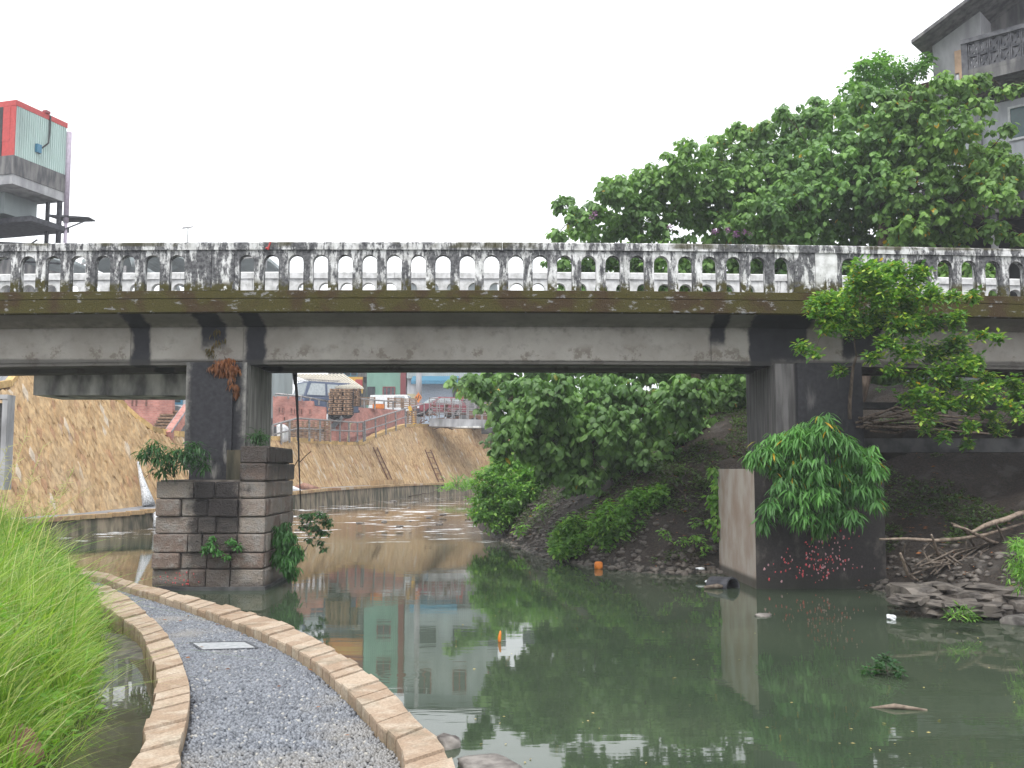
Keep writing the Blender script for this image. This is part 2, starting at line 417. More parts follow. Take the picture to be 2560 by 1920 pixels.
def m_leaf(name, ca, cb, yellow=0.0, young=None, trans=.35, rough=.45, lumps=.9):
    k = NM(name, rough, .35)
    r = k.island()
    c = k.mix(r, ca, cb)
    c = k.mul(c, k.mix(k.ramp(k.noise(lumps, 4), .35, .65), (.66, .7, .7), (1.22, 1.2, 1.1)))
    if young: c = k.mix(k.ramp(r, .72, .95), c, young)
    if yellow: c = k.mix(k.ramp(k.math('FRACT', k.math('MULTIPLY', r, 37)), 1 - yellow, 1 - yellow + .004), c, (.55, .34, .03))
    k.col(c)
    tr = k.n('ShaderNodeBsdfTranslucent'); mx = k.n('ShaderNodeMixShader'); mx.inputs[0].default_value = trans
    k.L(k.mul(c, (1.5, 1.6, .8)), tr.inputs[0]); k.L(k.p.outputs[0], mx.inputs[1]); k.L(tr.outputs[0], mx.inputs[2])
    k.L(mx.outputs[0], k.t.nodes['Material Output'].inputs[0]); return k.m
M['leaf_broad'] = m_leaf('broad_tree_leaf', (.12, .225, .075), (.205, .355, .10), .005)
M['leaf_broad2'] = m_leaf('broad_tree_leaf_dark', (.11, .215, .075), (.19, .34, .10), .004)
M['leaf_yell'] = m_leaf('broad_tree_leaf_yellowing', (.12, .225, .07), (.21, .355, .09), .014)
M['leaf_vine'] = m_leaf('vine_leaf', (.09, .21, .06), (.17, .35, .07), 0)
M['leaf_bush'] = m_leaf('bush_leaf', (.11, .25, .055), (.21, .40, .08), .002, (.26, .44, .09), .42)
M['leaf_ficus'] = m_leaf('fig_leaf', (.06, .16, .035), (.16, .32, .05), .012, (.38, .50, .08))
M['leaf_long'] = m_leaf('willow_like_leaf', (.07, .19, .05), (.125, .3, .075), .015)
M['leaf_fern'] = m_leaf('fern_leaf', (.035, .13, .03), (.08, .22, .05))
M['leaf_dark'] = m_leaf('dark_shrub_leaf', (.025, .085, .03), (.06, .15, .045))
M['leaf_dry'] = m_leaf('dry_fern_leaf', (.20, .065, .025), (.36, .14, .05), 0)
M['leaf_moss'] = m_leaf('hanging_moss_leaf', (.07, .07, .02), (.16, .10, .03), 0)
M['grass'] = m_leaf('grass_blade', (.155, .27, .04), (.32, .45, .09), 0, (.46, .50, .22), .45, .4, 2.6)
M['grassdark'] = m_leaf('grass_blade_deep', (.09, .23, .02), (.19, .38, .045), 0, None, .45, .4, 2.6)
M['straw'] = m_leaf('dead_grass_straw', (.30, .24, .10), (.50, .42, .2), 0, None, .3, .6)
M['cover'] = m_leaf('dull_ground_cover', (.05, .085, .03), (.10, .17, .05))
M['seed'] = m_leaf('grass_seed_head', (.35, .33, .16), (.5, .48, .25), 0)

def m_water():
    k = NM('river_water', .03, .5); k.p.inputs['IOR'].default_value = 1.33
    x, y, z = k.xyz()
    c = k.mix(k.ramp(k.noise(.35, 4), .35, .65), (.034, .050, .031), (.050, .067, .042))
    shallow = k.ramp(y, 25, 34)
    c = k.mix(shallow, c, (.11, .075, .042))
    # sky reflected in the riffles, painted into the water colour as white streaks
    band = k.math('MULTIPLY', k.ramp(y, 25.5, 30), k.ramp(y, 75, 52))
    streak_n = k.noise(1.3, 7, k.scale((.55, 1.5, 1)), .72, .6)
    sky_streak = k.math('MULTIPLY', k.ramp(streak_n, .575, .62), band)
    edge = k.math('MULTIPLY', k.ramp(k.noise(5, 5, k.scale((.5, 1.6, 1)), .7), .5, .6), k.ramp(streak_n, .55, .62))
    sky_streak = k.math('MAXIMUM', sky_streak, k.math('MULTIPLY', edge, k.math('MULTIPLY', band, .8)))
    c = k.mix(sky_streak, c, (.72, .74, .76))
    k.col(c); k.put(k.p.inputs['Roughness'], k.ramp(sky_streak, 0, 1, .03, .5))
    h = k.math('MULTIPLY', k.noise(2.4, 3, k.scale((.35, 1.2, 1))), .5)
    h2 = k.math('MULTIPLY', k.noise(9, 4, k.scale((.5, 1.5, 1))), band)
    # ring of ripples near the path, where something broke the surface
    cpt = G(985, 1688, 0); dx = k.math('SUBTRACT', x, cpt.x); dy = k.math('SUBTRACT', y, cpt.y)
    r = k.math('SQRT', k.math('ADD', k.math('MULTIPLY', dx, dx), k.math('MULTIPLY', dy, dy)))
    ring = k.math('MULTIPLY', k.math('SINE', k.math('MULTIPLY', r, 55)), k.ramp(r, .55, .05))
    hh = k.math('ADD', k.math('ADD', h, h2), k.math('MULTIPLY', ring, .05))
    k.bump(hh, .02, .12); return k.m
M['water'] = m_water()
k = NM('ditch_water_surface', .02, .5); k.p.inputs['IOR'].default_value = 1.33; k.col(k.mix(k.noise(2), (.05, .05, .035), (.08, .075, .05))); k.bump(k.noise(3, 2), .01, .1); M['ditch'] = k.m
M['fall'] = blend('falling_water', (.16, .16, .16), (.72, .74, .77), 5, .3, .5, vscale=(6, 6, .5), spec=.5)
# ================================================================== SETTING: water, banks, streets
def grid(name, xs, ys, zf, m, kind='structure', smooth=True):
    v = [(x, y, zf(x, y)) for y in ys for x in xs]; n = len(xs)
    f = [(j * n + i, j * n + i + 1, (j + 1) * n + i + 1, (j + 1) * n + i) for j in range(len(ys) - 1) for i in range(n - 1)]
    o = mesh_obj(name, v, f, m, None, smooth, True); o['kind'] = kind; return o
def lerp(a, b, t): return a + (b - a) * t
def sstep(a, b, x):
    t = min(1, max(0, (x - a) / (b - a))); return t * t * (3 - 2 * t)
def wz(x, y): return .36 * sstep(27, 42, y)
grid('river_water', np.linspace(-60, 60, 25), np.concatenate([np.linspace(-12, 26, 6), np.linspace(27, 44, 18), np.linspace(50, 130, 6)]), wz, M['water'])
mesh_obj('ground', [(-420, -120, -1.2), (420, -120, -1.2), (420, 420, -1.2), (-420, 420, -1.2)], [(0, 1, 2, 3)], M['asphalt'], None, False, True)['kind'] = 'structure'

hz = NM('thin_haze'); hz.t.nodes.remove(hz.p); pv = hz.n('ShaderNodeVolumePrincipled')
pv.inputs['Density'].default_value = HAZE; pv.inputs['Color'].default_value = (.93, .95, 1, 1); pv.inputs['Anisotropy'].default_value = .2
hz.L(pv.outputs[0], hz.t.nodes['Material Output'].inputs['Volume'])
if HAZE > 0: MB().box(-430, 430, -130, 430, -2.4, 27).build('haze', hz.m, None, False, True)['kind'] = 'stuff'
from mathutils import noise as mnoise
def seg_dist(px, py, poly):
    best = 1e9; side = 1
    for (x0, y0), (x1, y1) in zip(poly, poly[1:]):
        dx, dy = x1 - x0, y1 - y0; t = max(0, min(1, ((px - x0) * dx + (py - y0) * dy) / (dx * dx + dy * dy)))
        d = math.hypot(px - x0 - t * dx, py - y0 - t * dy)
        if d < best: best = d; side = 1 if (dx * (py - y0) - dy * (px - x0)) < 0 else -1
    return best * side
# right bank: waterline from upstream to beside the camera (bank on the right)
RB = [(11.5, 2), (9.0, 8), (7.3, 12.4), (6.35, 14.8), (6.2, 16.2), (6.15, 16.75), (5.6, 17.3), (4.6, 19.0), (4.1, 19.75), (3.0, 19.35), (2.5, 19.8), (1.8, 20.7), (.85, 22.6), (-.1, 27.5), (-1.3, 33), (-1.2, 40), (.4, 52), (4, 66), (12, 76), (30, 82)]
def rbz(x, y):
    d = seg_dist(x, y, RB)
    nz = mnoise.fractal(Vector((x * .9, y * .9, 3.1)), .8, 2, 5) * .16
    if d < 0: return max(-.9, .5 * d) + nz * .3
    cap = 2.75 if y < 20.5 else lerp(2.75, 4.6, min(1, (y - 20.5) / 5))
    h = lerp(.42, .98, sstep(19.5, 22.5, y)) * d
    h = .18 * min(d, .5) / .5 + max(0, h - .12)
    h = cap * (1 - math.exp(-h / cap * 1.25)) if h < cap * 4 else cap
    return min(cap + .1, h) + nz * min(1, d + .2)
grid('river_bank', np.concatenate([np.linspace(-3, 14, 120), np.linspace(14.5, 60, 24)]), np.concatenate([np.linspace(2, 36, 180), np.linspace(36.5, 90, 50)]), rbz, M['soil'])

# left grass mound beside the path
LB = [(-6.0, -4), (-2.2, 2), (-2.45, 5.2), (-3.0, 7.5), (-4.0, 10), (-4.9, 12.4), (-6.4, 15.2), (-9.5, 18.5), (-14, 22.5)]
LBr = list(reversed(LB))
def lbz(x, y):
    d = -seg_dist(x, y, LB)
    nz = mnoise.fractal(Vector((x * .8, y * .8, 9.1)), .8, 2, 4) * .26
    if d < 0:
        deep = max(-.8, .6 * d); sh = min(.325, .20 * sstep(8.2, 9.6, y) + .09 + nz * .5)
        return lerp(deep, max(deep, sh), sstep(7.8, 9.6, y) * sstep(-1.5, -1.0, d)) if y < 13.2 and x > -7 else deep
    return (1.35 + .5 * nz) * (1 - math.exp(-d * .95)) + nz * min(1, d * 2)
grid('grass_bank', np.linspace(-20, -1.2, 90), np.linspace(-2, 24, 120), lbz, M['mud'])

# ------------------------------------------------------------------ retaining wall along the left bank
WB = [(-21, 22, .3, 4.6), (-18.5, 25.2, .4, 4.6), (-16.2, 28.8, .5, 4.6), (-14.6, 31.4, .58, 4.6), (-14.45, 31.7, .58, 5.2), (-13.9, 32.8, .62, 5.2), (-13.2, 34.2, .7, 5.2), (-12.75, 35.6, .78, 4.65), (-12.35, 37, .85, 3.5), (-12.1, 38, .9, 3.3), (-11.8, 39.3, .95, 3.3),
      (-10.4, 46, 1.1, 3.4), (-9.1, 54, 1.12, 3.4), (-8.6, 57.5, 1.12, 3.42), (-7.95, 60.5, 1.12, 3.5), (-6.9, 65, 1.1, 4.35), (-5.6, 68, 1.1, 4.95), (-4.8, 69.5, 1.1, 5.05), (-1.2, 76, 1.1, 5.2), (6, 80, 1.1, 5.2), (18, 83, 1.1, 5.2)]
WBa = np.array(WB, float)
seg = np.hypot(np.diff(WBa[:, 0]), np.diff(WBa[:, 1])); sl = np.concatenate([[0], np.cumsum(seg)])
SL = sl[-1]
# smooth plan curve
_ss = np.linspace(0, SL, 400)
_X = np.interp(_ss, sl, WBa[:, 0]); _Y = np.interp(_ss, sl, WBa[:, 1])
ker = np.ones(21) / 21
def smooth1(a):
    p = np.concatenate([np.full(10, a[0]), a, np.full(10, a[-1])]); return np.convolve(p, ker, 'valid')
_X, _Y = smooth1(_X), smooth1(_Y)
_dx, _dy = np.gradient(_X), np.gradient(_Y); _l = np.hypot(_dx, _dy); _dx, _dy = _dx / _l, _dy / _l
def wall_at(s):
    x, y = np.interp(s, _ss, _X), np.interp(s, _ss, _Y); tx, ty = np.interp(s, _ss, _dx), np.interp(s, _ss, _dy)
    l = math.hypot(tx, ty); tx, ty = tx / l, ty / l
    return float(x), float(y), tx, ty, float(np.interp(s, sl, WBa[:, 2])), float(np.interp(s, sl, WBa[:, 3]))
BAT = .5
def wall_pt(s, z, out=0.0):
    """out>0 is proud of the face, towards the river"""
    x, y, tx, ty, zb, zt = wall_at(s)
    nx, ny = ty, -tx                    # towards the river
    o = -BAT * (z - zb) + out * .894
    return Vector((x + nx * o, y + ny * o, z + out * .447))
wall = thing('retaining_wall', 'long battered river wall clad in ochre lozenge stones on the far left bank', 'wall', (-13, 34, 0))
sv = np.linspace(0, SL, 180); mb = MB(); vs = []; fs = []
for i, s in enumerate(sv):
    x, y, tx, ty, zb, zt = wall_at(s)
    vs += [wall_pt(s, zb - .8, -.02), wall_pt(s, zt - .02, -.02), wall_pt(s, zt - .02, -.02) + Vector((-ty, tx, 0)) * .5]
    if i: b = 3 * i; fs += [(b - 3, b, b + 1, b - 2), (b - 2, b + 1, b + 2, b - 1)]
mesh_obj('mortar_face', vs, fs, M['mortar'], wall)
# cladding: lozenges standing on a corner, the near ones one by one
du, dv = .13, .42
cand = []
ns = int(SL / du)
for i in range(ns):
    s = (i + .5) * du
    x, y, tx, ty, zb, zt = wall_at(s)
    nr = int((zt - zb) * 1.118 / dv) + 2
    for j in range(nr):
        t = (j + .5 * (i % 2)) * dv
        z = zb + t / 1.118
        if z > zt + .02: continue
        cand.append((s, z))
def lozenge(s, z):
    k = .93; pr = .03 + random.random() * .05; zu = dv / 1.118
    j = lambda: random.uniform(-.02, .02)
    outer = [(s, z - zu * .97), (s + du * .95, z), (s, z + zu * .97), (s - du * .95, z)]
    x, y, tx, ty, zb, zt = wall_at(s)
    outer = [(a, min(b, zt + .03)) for a, b in outer]
    o = [wall_pt(a, b, 0) for a, b in outer]
    tl = random.uniform(-.02, .02)
    inn = [wall_pt(s + (a - s) * .78 + j(), z + (b - z) * .78 + j(), pr + (tl if a > s else -tl)) for a, b in outer]
    return o + inn, [(0, 1, 5, 4), (1, 2, 6, 5), (2, 3, 7, 6), (3, 0, 4, 7), (4, 5, 6, 7)]
near = [c for c in cand if 31.0 < wall_at(c[0])[1] < 37.6]
random.shuffle(near)
near.sort(key=lambda c: abs(wall_at(c[0])[1] - 34.2)); nearset = set(near[:290])
far_mb = MB()
for c in cand:
    v, f = lozenge(*c)
    if c in nearset: mesh_obj('cladding_stone', v, f, M['clad'], wall)
    else: far_mb.add(v, f)
far_mb.build('cladding_stones', M['clad'], wall)['kind'] = 'stuff'
# coping of rough ochre blocks
s = 0.2; ncop = 0
cm = MB()
while s < SL - .6:
    L_ = random.uniform(.42, .6)
    x, y, tx, ty, zb, zt = wall_at(s + L_ / 2)
    z2 = wall_at(s + L_)[5]; z1 = wall_at(s)[5]
    a = wall_pt(s + .01, z1, .05); b = wall_pt(s + L_ - .01, z2, .05); bk = Vector((-ty, tx, 0)) * .4
    h = .17 + random.random() * .05; up = Vector((0, 0, h)); dn = Vector((0, 0, -.02))
    P = [a + dn, b + dn, b + dn + bk, a + dn + bk, a + up, b + up, b + up + bk, a + up + bk]
    if 30 < y < 60 : MB().hexa(P).build('coping_stone', M['cope'], wall)
    else: cm.hexa(P)
    s += L_
cm.build('coping_stones', M['cope'], wall)['kind'] = 'stuff'

# riverside walk at the foot of the wall, with its stone edge down to the water
def strip(name, prof, m, s0, s1, n=120, parent=None, kind='structure'):
    vs = []; fs = []; k = None
    for i, s in enumerate(np.linspace(s0, s1, n)):
        x, y, tx, ty, zb, zt = wall_at(s); p = prof(s, zb, zt); k = len(p)
        vs += [(x + ty * o, y - tx * o, z) for o, z in p]
        if i:
            for a in range(k - 1): b = k * i; fs.append((b - k + a, b + a, b + a + 1, b - k + a + 1))
    o = mesh_obj(name, vs, fs, m, parent, False, parent is None)
    if kind: o['kind'] = kind
    return o
WALKW = 1.9
strip('riverside_walk', lambda s, zb, zt: [(-.1, zb + .004), (WALKW - .16, zb)], M['paving'], 3, SL)
strip('river_edge', lambda s, zb, zt: [(WALKW - .14, zb - .05), (WALKW + .02, zb - .06), (WALKW + .16, -.8)], M['edgewall'], 3, SL)
ew = thing('edge_kerb', 'low tan kerb running along the outer edge of the far riverside walk', 'kerb', (-9, 44, 0))
s = 3.0; kb = MB()
while s < SL - 2:
    L_ = random.uniform(.5, .7); x, y, tx, ty, zb, zt = wall_at(s + L_ / 2)
    T = Vector((tx, ty, 0)); Nn = Vector((ty, -tx, 0)); c = Vector((x, y, zb - .01)) + Nn * (WALKW - .04)
    P = [c + T * a * (L_ / 2 - .006) + Nn * b * .14 + Vector((0, 0, dz)) for dz in (-.05, .075) for a, b in ((-1, 1), (1, 1), (1, -1), (-1, -1))]
    if 31 < y < 52: MB().hexa(P).build('kerb_stone', M['clad'], ew)
    else: kb.hexa(P)
    s += L_
kb.build('kerb_stones', M['clad'], ew)['kind'] = 'stuff'

# upper ground behind the wall
def up_prof(s, zb, zt):
    x, y, tx, ty, a, b = wall_at(s); o = -BAT * (zt - zb)
    return [(o - .05, zt - .01), (o - 5.2, zt + .0)]
strip('upper_walk', up_prof, M['paving'], 0, SL, 160)
def st_prof(s, zb, zt):
    o = -BAT * (zt - zb); return [(o - 5.0, 5.1), (o - 260, 5.3)]
strip('street', st_prof, M['asphalt'], 0, SL, 160)
strip('street_edge', lambda s, zb, zt: [(-BAT * (zt - zb) - 5.02, zt - .4), (-BAT * (zt - zb) - 5.0, 5.1)], M['dirtyrender'], 0, SL, 160)

# ================================================================== FOREGROUND PATH
def gp(l, z): return [G(x, y, z) for x, y in l]
def resample(pts, step):
    pts = [Vector(p) for p in pts]
    # Catmull-Rom
    out = []
    P = [pts[0] * 2 - pts[1]] + pts + [pts[-1] * 2 - pts[-2]]
    for i in range(1, len(P) - 2):
        for k in range(12):
            t = k / 12; a, b, c, d = P[i - 1], P[i], P[i + 1], P[i + 2]
            out.append(.5 * ((2 * b) + (c - a) * t + (2 * a - 5 * b + 4 * c - d) * t * t + (3 * b - a - 3 * c + d) * t ** 3))
    out.append(pts[-1])
    d = [0]
    for a, b in zip(out, out[1:]): d.append(d[-1] + (b - a).length)
    n = max(2, int(d[-1] / step)); res = []
    for i in range(n + 1):
        t = d[-1] * i / n; j = max(0, min(len(d) - 2, next((q for q in range(len(d) - 1) if d[q + 1] >= t), len(d) - 2)))
        u = (t - d[j]) / max(1e-9, d[j + 1] - d[j]); res.append(out[j].lerp(out[j + 1], u))
    return res
ZT, ZP = .44, .35
def ext(pts, back=True):
    """carry the curve on towards and past the camera, and away behind the grass"""
    a, b = pts[0], pts[1]; d = (a - b).normalized(); d = Vector((d.x * .35, d.y, 0)).normalized()
    pre = [a + d * 7, a + d * 3.5]
    e, f = pts[-1], pts[-2]; g = (e - f).normalized(); g = Vector((g.x, g.y * .55, 0)).normalized()
    return pre + pts + [e + g * 2, e + g * 4.5]
RO = ext(gp([(1134, 1920), (1047, 1805), (995, 1742), (926, 1684), (810, 1609), (694, 1551), (555, 1510), (393, 1470), (301, 1446), (249, 1429)], ZT))
RI = ext(gp([(1012, 1920), (943, 1805), (856, 1713), (752, 1631), (625, 1568), (463, 1510), (347, 1475), (283, 1456), (235, 1441)], ZT))
LI = ext(gp([(436, 1920), (447, 1872), (471, 1777), (474, 1715), (455, 1650), (428, 1600), (396, 1560), (340, 1508), (295, 1477), (250, 1462)], ZT))
LO = ext(gp([(320, 1920), (361, 1816), (384, 1747), (390, 1690), (380, 1642), (356, 1590), (321, 1556), (262, 1516), (215, 1492), (180, 1480)], ZT))
path = thing('pebble_path', 'curving riverside footpath of grey pebbles between two pink stone kerbs', 'path', (-2, 8, 0)); path['kind'] = 'structure'
del path['category']; del path['label']
def frac(pts, t):
    n = len(pts) - 1; i = min(n - 1, int(t * n)); return pts[i].lerp(pts[i + 1], t * n - i)
def curb(inner, outer, ztop, zbot, skirt):
    A = resample(inner, .05); B = resample(outer, .05)
    La = sum((b - a).length for a, b in zip(A, A[1:])) ; t = 0.0; i = 0
    while t < .995:
        w = random.uniform(.17, .27) / La; t2 = min(1, t + w); g = .005 / La
        a0, a1, b0, b1 = frac(A, t + g), frac(A, t2 - g), frac(B, t + g), frac(B, t2 - g)
        jz = random.uniform(-.013, .012); jo = random.uniform(-.015, .018)
        o = (b0 - a0).normalized() * jo; dz = Vector((0, 0, 1))
        lo = [p - dz * (ztop - zbot) for p in (a0, a1, b1 + o, b0 + o)]
        hi = [p + dz * jz for p in (a0, a1, b1 + o, b0 + o)]
        c = sum(hi, Vector()) / 4
        bev = .012
        mid = [h - dz * bev * random.uniform(.8, 1.8) for h in hi]; top = [c + (h - c) * (1 - .03 * random.uniform(.7, 1.6)) for h in hi]
        v = lo + mid + top
        f = [(0, 1, 5, 4), (1, 2, 6, 5), (2, 3, 7, 6), (3, 0, 4, 7), (4, 5, 9, 8), (5, 6, 10, 9), (6, 7, 11, 10), (7, 4, 8, 11), (8, 9, 10, 11), (3, 2, 1, 0)]
        mesh_obj('kerb_stone', v, f, M['curb'], path)
        t = t2; i += 1
    # foundation under the kerb down into the water
    vs = []; fs = []
    for i in range(61):
        p = frac(B, i / 60); q = frac(A, i / 60); d = (q - p).normalized()
        p = p + d * .03
        vs += [(p.x, p.y, zbot), (p.x - d.x * .02, p.y - d.y * .02, -.8)]
        if i: b = 2 * i; fs.append((b - 2, b, b + 1, b - 1))
    mesh_obj('kerb_footing', vs, fs, M['footing'], path)
# still water standing in the ditch between the grass and the left kerb, a little above the river
lo_ = [q for q in resample(LO, .3) if q.y < 12.2]
vs = []; fs = []
for i, q in enumerate(lo_):
    vs += [(q.x - 1.7, q.y, .262), (q.x + .06, q.y, .262)]
    if i: fs.append((2 * i - 2, 2 * i, 2 * i + 1, 2 * i - 1))
o = mesh_obj('ditch_water', vs, fs, M['ditch'], None, True, True); o['kind'] = 'structure'
curb(RI, RO, ZT, .24, 0); curb(LI, LO, ZT, .24, 0)
A = resample(LI, .2); B = resample(RI, .2)
vs = []; fs = []
for i in range(81):
    p, q = frac(A, i / 80), frac(B, i / 80)
    vs += [(p.x, p.y, ZP - .012), (q.x, q.y, ZP - .012)]
    if i: b = 2 * i; fs.append((b - 2, b - 1, b + 1, b))
mesh_obj('mortar_bed', vs, fs, M['bed'], path)
# cover plate set into the path
pl = [G(x * S, y * S, ZP) for x, y in ((436, 1406), (557, 1402), (530, 1388), (411, 1390))]
P = [p + Vector((0, 0, -.02)) for p in pl] + [p + Vector((0, 0, .008)) for p in pl]
MB().hexa(P).build('cover_plate', M['plate'], path)
platec = sum(pl, Vector()) / 4
pf = MB()
for a_, b_ in zip(pl, pl[1:] + pl[:1]): pf.bar(a_ + Vector((0, 0, .006)), b_ + Vector((0, 0, .006)), .022, .014)
pf.build('plate_frame', M['bed'], path)
# pebbles
NPEB = 34000
tt = rng.random(NPEB * 3); uu = rng.random(NPEB * 3)
Aa = np.array([tuple(p) for p in A]); Ba = np.array([tuple(p) for p in B])
def fr(arr, t):
    n = len(arr) - 1; i = np.minimum((t * n).astype(int), n - 1); f = (t * n - i)[:, None]; return arr[i] * (1 - f) + arr[i + 1] * f
pp = fr(Aa, tt); qq = fr(Ba, tt); pos = pp + (qq - pp) * (uu[:, None] * .97 + .015)
pos = pos[(pos[:, 1] > 4.2) & (pos[:, 1] < 19)]
# thin out on a jittered grid so they pack side by side
cell = .0265; key = np.floor(pos[:, 0] / cell).astype(int) * 100003 + np.floor(pos[:, 1] / (cell * .8)).astype(int)
_, ui = np.unique(key, return_index=True); pos = pos[ui]
ix = np.floor(pos[:, 0] / cell); iy = np.floor(pos[:, 1] / (cell * .8))
pos[:, 0] = (ix + .5 * (iy % 2) + .5 + rng.uniform(-.22, .22, len(pos))) * cell; pos[:, 1] = (iy + .5 + rng.uniform(-.2, .2, len(pos))) * cell * .8
x0, x1 = min(p.x for p in pl), max(p.x for p in pl); y0, y1 = min(p.y for p in pl), max(p.y for p in pl)
ins = np.ones(len(pos), bool)
for a_, b_ in zip(pl, pl[1:] + pl[:1]): ins &= ((b_.x - a_.x) * (pos[:, 1] - a_.y) - (b_.y - a_.y) * (pos[:, 0] - a_.x)) > -.004
pos = pos[~ins]
n = len(pos); print('pebbles', n)
ring0 = np.array([(math.cos(a), math.sin(a), -.35) for a in np.arange(6) * math.pi / 3]); ring1 = np.array([(.68 * math.cos(a), .68 * math.sin(a), .6) for a in np.arange(6) * math.pi / 3 + .5])
tpl = np.concatenate([ring0, ring1, [(0, 0, .95)]])
ang = rng.normal(.25, .55, n); sx = rng.uniform(.0125, .018, n); sy = rng.uniform(.008, .0115, n); sz = rng.uniform(.009, .015, n)
V = np.zeros((n, 13, 3)); lx = tpl[None, :, 0] * sx[:, None]; ly = tpl[None, :, 1] * sy[:, None]
V[:, :, 0] = lx * np.cos(ang)[:, None] - ly * np.sin(ang)[:, None] + pos[:, 0:1]
V[:, :, 1] = lx * np.sin(ang)[:, None] + ly * np.cos(ang)[:, None] + pos[:, 1:2]
V[:, :, 2] = tpl[None, :, 2] * sz[:, None] + ZP - .003 + rng.uniform(-.002, .004, n)[:, None] + lx * rng.uniform(-.18, .18, n)[:, None]
F = []
for k in range(6): F += [(k, (k + 1) % 6, 6 + k), ((k + 1) % 6, 6 + (k + 1) % 6, 6 + k), (6 + k, 6 + (k + 1) % 6, 12)]
F = np.array(F); loops = (F[None] + (np.arange(n) * 13)[:, None, None]).ravel()
nf = n * len(F)
o = mesh_obj('pebbles', V.reshape(-1, 3), (loops, np.arange(nf) * 3, np.full(nf, 3)), M['pebble'], path, True); o['kind'] = 'stuff'

# ================================================================== BRIDGE
YAW = R(1.3)
br = thing('bridge', 'old concrete girder bridge with arched white balustrades crossing the stream', 'bridge', (0, 17.2, 0), YAW)
def cz(x): return -.0009 * x * x
BX0, BX1 = -13.0, 13.0
def runbox(name, x0, x1, y0, y1, z0, z1, m, parent=br, step=1.0, fn=None):
    """long member following the camber; fn gives a custom (y,z) outline"""
    n = max(1, int((x1 - x0) / step)); prof = fn or [(y0, z0), (y1, z0), (y1, z1), (y0, z1)]; k = len(prof); vs = []; fs = []
    for i in range(n + 1):
        x = x0 + (x1 - x0) * i / n
        vs += [(x, y, z + cz(x)) for y, z in prof]
        if i:
            for a in range(k): b = k * i; fs.append((b - k + a, b + a, b + (a + 1) % k, b - k + (a + 1) % k))
    fs += [tuple(range(k)), tuple(range(k * n + k - 1, k * n - 1, -1))]
    return mesh_obj(name, vs, fs, m, parent)
# deck slab with mossy edge, haunches and girders
runbox('deck_slab', BX0, BX1, 0, 0, 0, 0, M['moss'], fn=[(0, 4.76), (.03, 4.74), (2.83, 4.74), (2.86, 4.76), (2.86, 4.98), (2.72, 5.0), (.14, 5.0), (0, 4.985)])
runbox('road_surface', BX0, BX1, .26, 2.6, 5.0, 5.06, M['asphalt'])
for k, (ya, yb, ha) in enumerate(((.62, 1.0, .0), (1.86, 2.24, 2.86))):
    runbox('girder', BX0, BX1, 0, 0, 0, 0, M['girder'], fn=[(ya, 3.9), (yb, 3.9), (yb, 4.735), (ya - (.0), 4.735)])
runbox('haunch', BX0, BX1, 0, 0, 0, 0, M['girder'], fn=[(.06, 4.737), (.615, 4.58), (.615, 4.737)])
# plastered panels on the outer girder face between the stains
for x0, x1 in ((BX0, -6.8), (-6.44, -4.8), (-4.36, 3.6), (3.62, 4.3), (6.9, BX1)):
    runbox('plaster_panel', x0, x1, .6, .618, 3.96, 4.55, M['girder'], step=.5)
runbox('deck_underside', BX0, BX1, 1.0, 1.86, 4.6, 4.733, M['soffit'])
for i in range(7):
    x = -9.2 + i * 3.1
    MB().box(x - .1, x + .1, 1.002, 1.858, 4.0 + cz(x), 4.597 + cz(x)).build('cross_rib', M['soffit'], br)
# balustrades
BAY = .4278; OW = .133; Z0, ZC, ZS = 5.14, 5.85, 5.637
def bay_mesh():
    n = 8; h = BAY / 2 - .0005
    arc = [(-OW, Z0)] + [(-OW, ZS)] + [(OW * math.cos(a), ZS + OW * math.sin(a)) for a in [math.pi - math.pi * i / n for i in range(1, n)]] + [(OW, ZS), (OW, Z0)]
    outer = [(-h, Z0), (-h, ZS)] + [(-h + 2 * h * i / n, ZC) for i in range(1, n)] + [(h, ZS), (h, Z0)]
    outer[1] = (-h, ZC - .0); outer[-2] = (h, ZC - .0)
    vs = []; fs = []
    m = len(arc)
    for y in (0, .15):
        vs += [(x, y, z) for x, z in arc] + [(x, y, z) for x, z in outer]
    K = 2 * m
    for i in range(m - 1):
        fs.append((i, m + i, m + i + 1, i + 1)); fs.append((K + i + 1, K + m + i + 1, K + m + i, K + i))
        fs.append((i, i + 1, K + i + 1, K + i))
    me = bpy.data.meshes.new('arched_bay'); me.from_pydata(vs, [], fs); me.update(); return me
